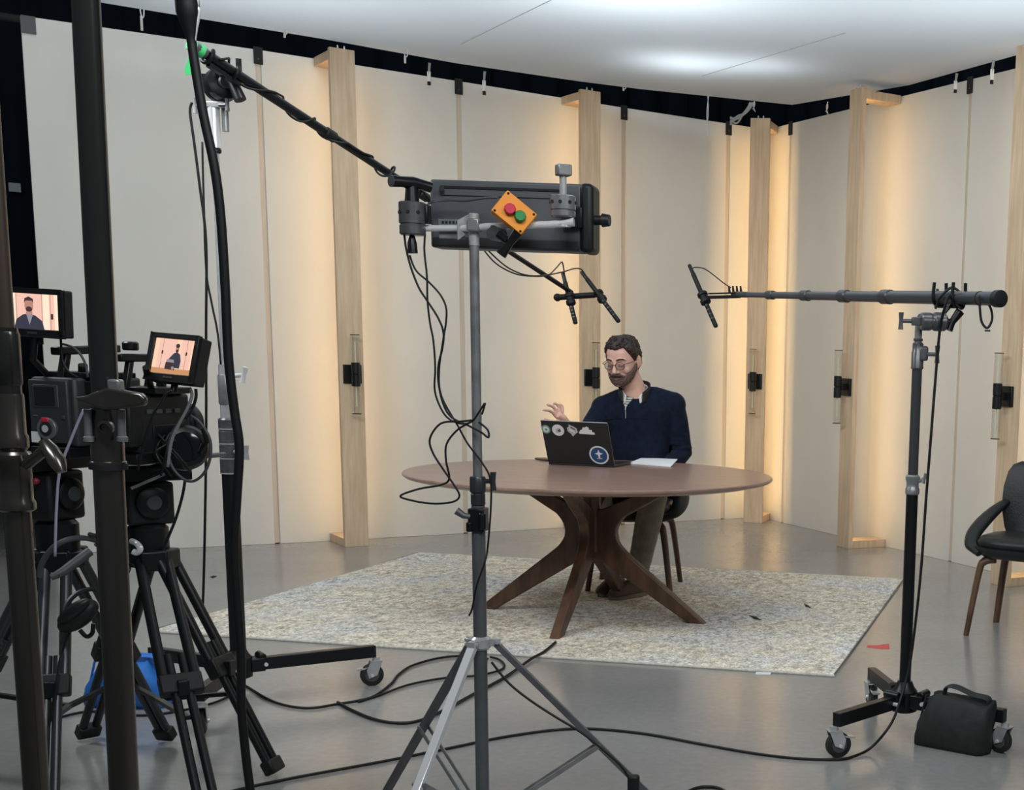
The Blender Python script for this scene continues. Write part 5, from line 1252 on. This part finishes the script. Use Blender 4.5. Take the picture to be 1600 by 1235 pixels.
body.tube([Hd(0, -0.030, -0.045), Hd(0, -0.022, -0.09), neck0 + V(0, 0.005, 0.0), neck0 + V(0, 0.01, -0.08)], [0.064, 0.064, 0.066, 0.078], 20)
# torso, arms, legs under the clothes
def dip(ring, k):
    cy = sum(q.y for q in ring) / len(ring); d = max(q.y for q in ring) - cy
    return [q - V(0, 0, k * max(0.0, (cy - q.y) / d)) for q in ring]
def torso_rings(k=1.0):
    return [ering((PX, PY + 0.01, 0.505), 0.17 * k, 0.125 * k), ering((PX, PY + 0.01, 0.60), 0.165 * k, 0.120 * k), ering((PX, PY + 0.005, 0.72), 0.158 * k, 0.118 * k), ering((PX - 0.003, PY, 0.85), 0.170 * k, 0.120 * k), ering((PX - 0.006, PY - 0.005, 0.94), 0.182 * k, 0.120 * k), ering((PX - 0.008, PY - 0.008, 1.00), 0.176 * k, 0.110 * k), ering((PX - 0.008, PY - 0.012, 1.045), 0.130 * k, 0.090 * k), dip(ering((PX - 0.010, PY - 0.015, 1.085), 0.086, 0.078), 0.035), dip(ering((PX - 0.012, PY - 0.018, 1.105), 0.074, 0.072), 0.055)]
body.loft(torso_rings(0.90))
for a, b, c, r in ((shR, elR, wrR, 1), (shL, elL, wrL, 1)):
    body.tube([a, a.lerp(b, 0.5), b, b.lerp(c, 0.45), c], [0.050, 0.044, 0.037, 0.036, 0.026], 14)
for a, b, c in ((hipR, knR, anR), (hipL, knL, anL)):
    body.tube([a, a.lerp(b, 0.5), b, b.lerp(c, 0.35), c], [0.078, 0.068, 0.052, 0.050, 0.034], 16)
    ya_ = -0.25 if c is anR else -0.62
    fd = V(math.sin(ya_), -math.cos(ya_), 0)
    body.tube([c + V(0, 0.0, -0.01), c + fd * 0.06 + V(0, 0, -0.045), c + fd * 0.14 + V(0, 0, -0.062)], [0.028, 0.022, 0.012], 12)
# hands: the raised right hand, back turned to us, thumb lowest
def finger(base, tip, bend, r0=0.0092):
    m1 = base.lerp(tip, 0.42) + bend; m2 = base.lerp(tip, 0.74) + bend * 0.8
    body.tube(catmull([base, m1, m2, tip], 4), [r0 - 0.0022 * i / 12 for i in range(13)], 10)
    body.ball(tip, r0 * 0.80, 10, 8)
palm = A(877.5, 653, 7.09)
body.tube([wrR, wrR.lerp(palm, 0.5), palm, A(871, 648.5, 7.075)], [0.026, 0.034, 0.038, 0.032], 14, flat=0.55)
lat = (A(868, 656, 7.06) - A(879, 642, 7.09)).normalized()
kn_ = [A(879, 643, 7.10), A(873.5, 643.5, 7.085), A(869, 646.5, 7.07), A(866, 651.5, 7.06)]
tips = [A(874.5, 632.5, 7.10), A(866, 630.5, 7.065), A(855.5, 633, 7.03), A(849.5, 641.5, 7.00)]
for b_, tp in zip(kn_, tips): finger(b_ + (palm - b_) * 0.25, tp, V(0.004, 0.010, 0.010))
finger(A(874, 658, 7.085), A(852, 655.5, 7.00), V(0.006, 0.0, -0.012), 0.0105)
# the left hand rests on the thigh
p = wrL + V(-0.03, -0.085, -0.012)
body.tube([wrL, wrL.lerp(p, 0.5), p], [0.026, 0.036, 0.034], 12, flat=0.55)
for k in range(4):
    b_ = p + V(-0.030 + 0.020 * k, -0.005, 0); finger(b_, b_ + V(-0.03, -0.075 + 0.006 * abs(k - 1.5), -0.022), V(0, 0, 0.010))
finger(wrL + V(-0.045, -0.03, -0.005), wrL + V(-0.080, -0.085, -0.020), V(-0.006, 0, 0.006), 0.0105)
place(remesh(body, 0.0042, 4, 0.5), 'body', 'skin', person)

# sweater
sw = MB(); sw.loft(torso_rings(1.0))
for a_ in (shR, shL):
    sw.ball(a_ + V(0, 0, 0.002), (0.072, 0.074, 0.072), 18, 12)
    sw.tube([neck0 + V(0, 0.02, -0.005), neck0.lerp(a_, 0.5) + V(0, 0.012, 0.012), a_ + V(0, 0.0, 0.006)], [0.062, 0.066, 0.066], 16)
    sw.ball(a_.lerp(V(PX, PY, a_.z - 0.09), 0.45), (0.10, 0.105, 0.12), 18, 12)
for a, b, c, cuff in ((shR, elR, wrR, 0.90), (shL, elL, wrL, 0.92)):
    e = b.lerp(c, cuff)
    sw.tube([a + (V(PX, PY, a.z) - a) * 0.25, a, a.lerp(b, 0.35), a.lerp(b, 0.7), b, b.lerp(e, 0.4), b.lerp(e, 0.85), e], [0.070, 0.070, 0.066, 0.060, 0.056, 0.052, 0.043, 0.038], 18)
# soft folds at the elbows and waist
for k in range(5):
    f = 0.62 + 0.09 * k
    for (a, b, c, rr_) in ((shL, elL, wrL, 0.060), (shR, elR, wrR, 0.058)):
        q0 = a.lerp(b, f) if f < 1 else b
        sw.ball(q0 + V(random.uniform(-0.01, 0.01), -0.012, 0), (rr_ * 0.98, rr_ * 0.9, 0.016), 14, 8)
sw_me = remesh(sw, 0.006, 5, 0.6)
from mathutils.bvhtree import BVHTree
bvh = BVHTree.FromPolygons([v.co.copy() for v in sw_me.vertices], [tuple(p.vertices) for p in sw_me.polygons])
swo = place(sw_me, 'sweater', 'sweater', person)
def onchest(px, py, off=0.004):
    d = _ray(px, py).normalized()
    hit = bvh.ray_cast(V(0, 0, CAMH), d)
    q = hit[0] if hit[0] is not None else A(px, py, PY - 0.11)
    return q - d * off
# striped tee in the open neck, white collar, zip
def stripe_material():
    m = bpy.data.materials.new('striped_jersey'); m.use_nodes = True; MATS['striped'] = m
    n = m.node_tree.nodes; l = m.node_tree.links; b = n['Principled BSDF']; b.inputs['Roughness'].default_value = 0.85
    tc = n.new('ShaderNodeTexCoord'); w = n.new('ShaderNodeTexWave'); w.wave_type = 'BANDS'; w.bands_direction = 'Z'; w.inputs['Scale'].default_value = 24; w.inputs['Distortion'].default_value = 1.2
    r = n.new('ShaderNodeValToRGB'); r.color_ramp.elements[0].position = 0.40; r.color_ramp.elements[1].position = 0.55
    r.color_ramp.elements[0].color = (0.09, 0.10, 0.10, 1); r.color_ramp.elements[1].color = (0.48, 0.48, 0.44, 1)
    l.new(tc.outputs['Object'], w.inputs[0]); l.new(w.outputs[0], r.inputs[0]); l.new(r.outputs[0], b.inputs['Base Color'])
stripe_material()
def patch(rows, nm, m, off, par=person, n=7, solid=0.003):
    rings = []
    for (y, x0, x1) in rows: rings.append([onchest(x0 + (x1 - x0) * k / (n - 1), y, off) for k in range(n)])
    return MB().loft(rings, cap=False, closed_u=False).build(nm, m, par, smooth=180, solid=solid)
patch([(614, 966, 994), (619, 967.5, 992), (624, 970, 988), (629, 973, 984), (634, 975.5, 980), (637, 976.5, 978.5)], 't_shirt', 'striped', 0.005)
sk = patch([(604, 964, 996), (608, 965, 995), (612, 967, 993), (615, 972, 988)], 'shirt_neckline', 'skin', 0.006) if False else None
wht = mat('collar_white', (0.66, 0.66, 0.64), 0.8)
zp = [onchest(977.5, y, 0.004) for y in (637, 642, 648, 654)]
MB().tube(zp, 0.0022, 6).build('zipper', 'steel', person)
MB().tube([onchest(978, 634, 0.010), onchest(977, 641, 0.010)], 0.003, 6).build('zip_pull', 'steel_bright', person)
MB().tube(catmull([onchest(920, 0 + 662, 0.001), onchest(945, 656, 0.001), onchest(977, 653.5, 0.001), onchest(1010, 654, 0.001), onchest(1040, 659, 0.001)], 5), 0.0018, 6).build('chest_seam', 'sweater', swo)
# stand-up collar, open at the front
def collar(r0, r1, h0, h1, nm, m, a0, a1, lean_=0.0, solid=0.006, flare=0.0):
    rows = []; n = 26; c = neck0 + V(-0.010, 0.000, 0.0)
    for j in range(5):
        v = j / 4; ring = []
        for k in range(n):
            a = a0 + (a1 - a0) * k / (n - 1)          # 0 = back of the neck
            fr = abs(a) / max(abs(a0), abs(a1))
            z = h0 + (h1 - h0) * v - 0.050 * fr ** 2.2 * (0.9 + 0.4 * v) 
            r = r0 + (r1 - r0) * v + flare * fr * v
            ring.append(c + V(math.sin(a) * r, math.cos(a) * r * 0.92 - 0.025 * fr ** 2, z))
        rows.append(ring)
    MB().loft(rows, cap=False, closed_u=False).build(nm, m, person, smooth=180, solid=solid)
mat('collar_dark', (0.012, 0.010, 0.010), 0.8)
collar(0.085, 0.074, 0.012, 0.090, 'collar', 'collar_dark', math.radians(-140), math.radians(140), flare=0.014, solid=0.007)
collar(0.075, 0.067, 0.010, 0.072, 'shirt_collar', 'collar_white', math.radians(-148), math.radians(148), solid=0.004)

# trousers and shoes
tr = MB()
for a, b, c in ((hipR, knR, anR), (hipL, knL, anL)):
    e = b.lerp(c, 0.97)
    tr.tube([a + V(0, 0.04, 0.0), a, a.lerp(b, 0.4), a.lerp(b, 0.75), b + V(0, 0.015, 0.002), b.lerp(e, 0.12), b.lerp(e, 0.4), b.lerp(e, 0.75), e], [0.092, 0.092, 0.086, 0.078, 0.072, 0.072, 0.070, 0.062, 0.056], 18)
    for k in range(5):
        q0 = b.lerp(e, 0.74 + 0.055 * k); tr.ball(q0 + V(random.uniform(-0.008, 0.008), 0, 0), (0.062, 0.062, 0.010), 14, 8)
    for k in range(3):
        q0 = a.lerp(b, 0.25 + 0.2 * k); tr.ball(q0, (0.086, 0.014, 0.088), 14, 8)
tr.loft([ering((PX, PY + 0.02, 0.508), 0.16, 0.12), ering((PX, PY + 0.01, 0.56), 0.175, 0.13), ering((PX, PY + 0.01, 0.64), 0.168, 0.124)])
place(remesh(tr, 0.0075, 4, 0.6), 'trousers', 'khaki', person)
for c, yaw_ in ((anR, -0.25), (anL, -0.62)):
    f = V(math.sin(yaw_), -math.cos(yaw_), 0); sd = V(-f.y, f.x, 0); o = V(c.x, c.y, RT)
    def srow(w, h, y, z0): return [o + f * y + sd * (w * math.cos(2 * PI * k / 18)) + V(0, 0, z0 + max(0.0, h * math.sin(2 * PI * k / 18)) + (0 if math.sin(2 * PI * k / 18) >= 0 else -0.004)) for k in range(18)]
    sh = MB().loft([srow(0.020, 0.055, -0.075, 0.022), srow(0.034, 0.085, -0.06, 0.022), srow(0.038, 0.095, -0.01, 0.022), srow(0.042, 0.075, 0.05, 0.022), srow(0.047, 0.055, 0.11, 0.022), srow(0.042, 0.040, 0.16, 0.022), srow(0.022, 0.022, 0.188, 0.022)]).build('shoe', 'shoe_brown', person, smooth=60)
    rg = [[o + f * (0.056 + 0.135 * math.cos(2 * PI * k / 24)) + sd * (0.046 * math.sin(2 * PI * k / 24)) + V(0, 0, z) for k in range(24)] for z in (0.0, 0.022)]
    MB().loft(rg).build('sole', 'sole', sh)
    for j in range(3):
        MB().tube([o + f * (0.03 + 0.025 * j) + sd * s * 0.022 + V(0, 0, 0.10 - 0.011 * j) for s in (-1, -0.5, 0, 0.5, 1)], 0.0025, 6).build('lace', 'sole', sh)

# hair, beard, brows, lashes, lips, glasses
rows = []
nA, nZ = 48, 12
for j in range(nZ + 1):
    v = j / nZ; ring = []
    for k in range(nA):
        a = 2 * PI * k / nA - PI; aa = abs(a)
        # hairline height by angle from the front
        if aa < 0.75: h0 = 0.082 - 0.004 * math.cos(a * 5)
        elif aa < 1.25: h0 = 0.082 - (aa - 0.75) / 0.5 * 0.062
        elif aa < 1.52: h0 = 0.020 - (aa - 1.25) / 0.27 * 0.045
        elif aa < 1.95: h0 = 0.055 * math.sin((aa - 1.52) / 0.43 * PI) ** 0.6 - 0.025 - (aa - 1.52) / 0.43 * 0.03
        else: h0 = -0.055 - min(1, (aa - 1.95) / 0.6) * 0.030
        z = h0 + (0.1245 - h0) * (1 - (1 - v) ** 1.25)
        thick = 0.003 + 0.007 * min(1.0, v * 2.5) + 0.010 * max(0, math.cos(a - 0.5)) * min(1, v * 3.0)
        wob = 0.0026 * math.sin(9 * a + 5 * v) + 0.0022 * math.sin(17 * a - 8 * v) + random.uniform(-0.0025, 0.0025)
        p = surf(a, z, thick + wob)
        top = max(0, (v - 0.45) / 0.55)
        ring.append(Hd(p[0], p[1], p[2] + 0.013 * top + 0.008 * top * max(0, math.cos(a)) + 0.003 * math.sin(13 * a + 3 * v) * min(1, v * 2) * (1 - 0.6 * top)))
    rows.append(ring)
hair = MB().loft(rows, cap=True)
ho = hair.build('hair', 'hair', person, smooth=180)
lk = MB()
for i in range(150):
    j = random.randint(1, nZ - 2); k = random.randint(0, nA - 1)
    p0 = rows[j][k]; p1 = rows[min(nZ, j + 2)][(k + random.choice((0, 1, 2))) % nA]
    nrm = (p0 - hc).normalized()
    lk.tube([p0 - nrm * 0.003, p0.lerp(p1, 0.5) + nrm * random.uniform(0.002, 0.006), p1 + nrm * random.uniform(-0.002, 0.003)], [0.003, 0.0045, 0.0015], 5)
lk.build('hair_locks', 'hair', ho, smooth=180)
brd = []
nB = 31
for j in range(9):
    v = j / 8; ring = []
    for k in range(nB):
        a = -1.50 + 3.0 * k / (nB - 1); aa = abs(a)
        if aa < 0.30: zt = -0.052
        elif aa < 0.62: zt = -0.052 - (aa - 0.30) / 0.32 * 0.012
        elif aa < 1.10: zt = -0.064 + (aa - 0.62) / 0.48 * 0.020
        else: zt = -0.044 + (aa - 1.10) / 0.40 * 0.040
        zb = -0.128 + 0.030 * max(0, aa - 0.7) ** 1.0
        z = zb + (zt - zb) * v
        ed_ = min(1.0, 4 * min(v + 0.15, 1 - v + 0.05)); p = surf(a, z, 0.0050 + 0.0035 * ed_ + random.uniform(-0.0006, 0.0006))
        ring.append(Hd(p[0], p[1] + 0.004 * max(0, math.cos(a)), p[2] - (0.003 if z < -0.12 else 0)))
    brd.append(ring)
MB().loft(brd, cap=False, closed_u=False).build('beard', 'beard', person, smooth=180, solid=0.006)
MB().tube([Hd(x, 0.106 - 9.0 * x * x, -0.058 - 6.0 * x * x) for x in (-0.036, -0.026, -0.015, -0.005, 0.005, 0.015, 0.026, 0.036)], [0.003, 0.006, 0.008, 0.0075, 0.0075, 0.008, 0.006, 0.003], 10).build('moustache', 'hair', person, smooth=180)
MB().ball(Hd(0, 0.0975, -0.0775), (0.020, 0.006, 0.0048), 14, 8, Matrix((hx, hy, hz_)).transposed()).build('lips', mat('lip', (0.34, 0.15, 0.12), 0.5), person, smooth=180)
for s in (-1, 1):
    MB().tube([Hd(s * 0.014, 0.0975, 0.024), Hd(s * 0.030, 0.0955, 0.0295), Hd(s * 0.046, 0.086, 0.028), Hd(s * 0.056, 0.077, 0.021)], [0.0034, 0.0042, 0.0038, 0.002], 8).build('eyebrow', 'hair', person, smooth=180)
    MB().tube([Hd(s * 0.018, 0.0905, -0.0075), Hd(s * 0.026, 0.0925, -0.0100), Hd(s * 0.034, 0.0920, -0.0108), Hd(s * 0.042, 0.0885, -0.0095), Hd(s * 0.047, 0.0840, -0.0065)], 0.0015, 6).build('eyelash', 'hair', person, smooth=180)
gl = thing('eyeglasses', 'thin brown round eyeglasses worn by the seated person', 'eyeglasses', Hd(0, 0.10, 0))
mat('frame_brown', (0.035, 0.018, 0.012), 0.35)
for s in (-1, 1):
    ring = [Hd(s * 0.0335 + 0.0245 * math.cos(2 * PI * k / 28), 0.1085 - 0.010 * abs(s * 0.0335 + 0.0245 * math.cos(2 * PI * k / 28)) / 0.06, -0.006 + 0.0215 * math.sin(2 * PI * k / 28)) for k in range(28)]
    MB().tube(ring, 0.0017, 8, closed=True).build('rim', 'frame_brown', gl, smooth=180)
    MB().loft([ring, [p + hy * 0.0008 for p in ring]]).build('lens', 'glass', gl)
    MB().tube(catmull([Hd(s * 0.058, 0.099, 0.004), Hd(s * 0.076, 0.085, 0.006), Hd(s * 0.084, 0.03, 0.006), Hd(s * 0.087, -0.012, 0.006), Hd(s * 0.084, -0.030, -0.010)], 5), 0.0017, 7).build('temple', 'frame_brown', gl, smooth=180)
MB().tube(catmull([Hd(-0.010, 0.108, 0.0), Hd(0, 0.112, 0.003), Hd(0.010, 0.108, 0.0)], 5), 0.0017, 7).build('bridge', 'frame_brown', gl, smooth=180)
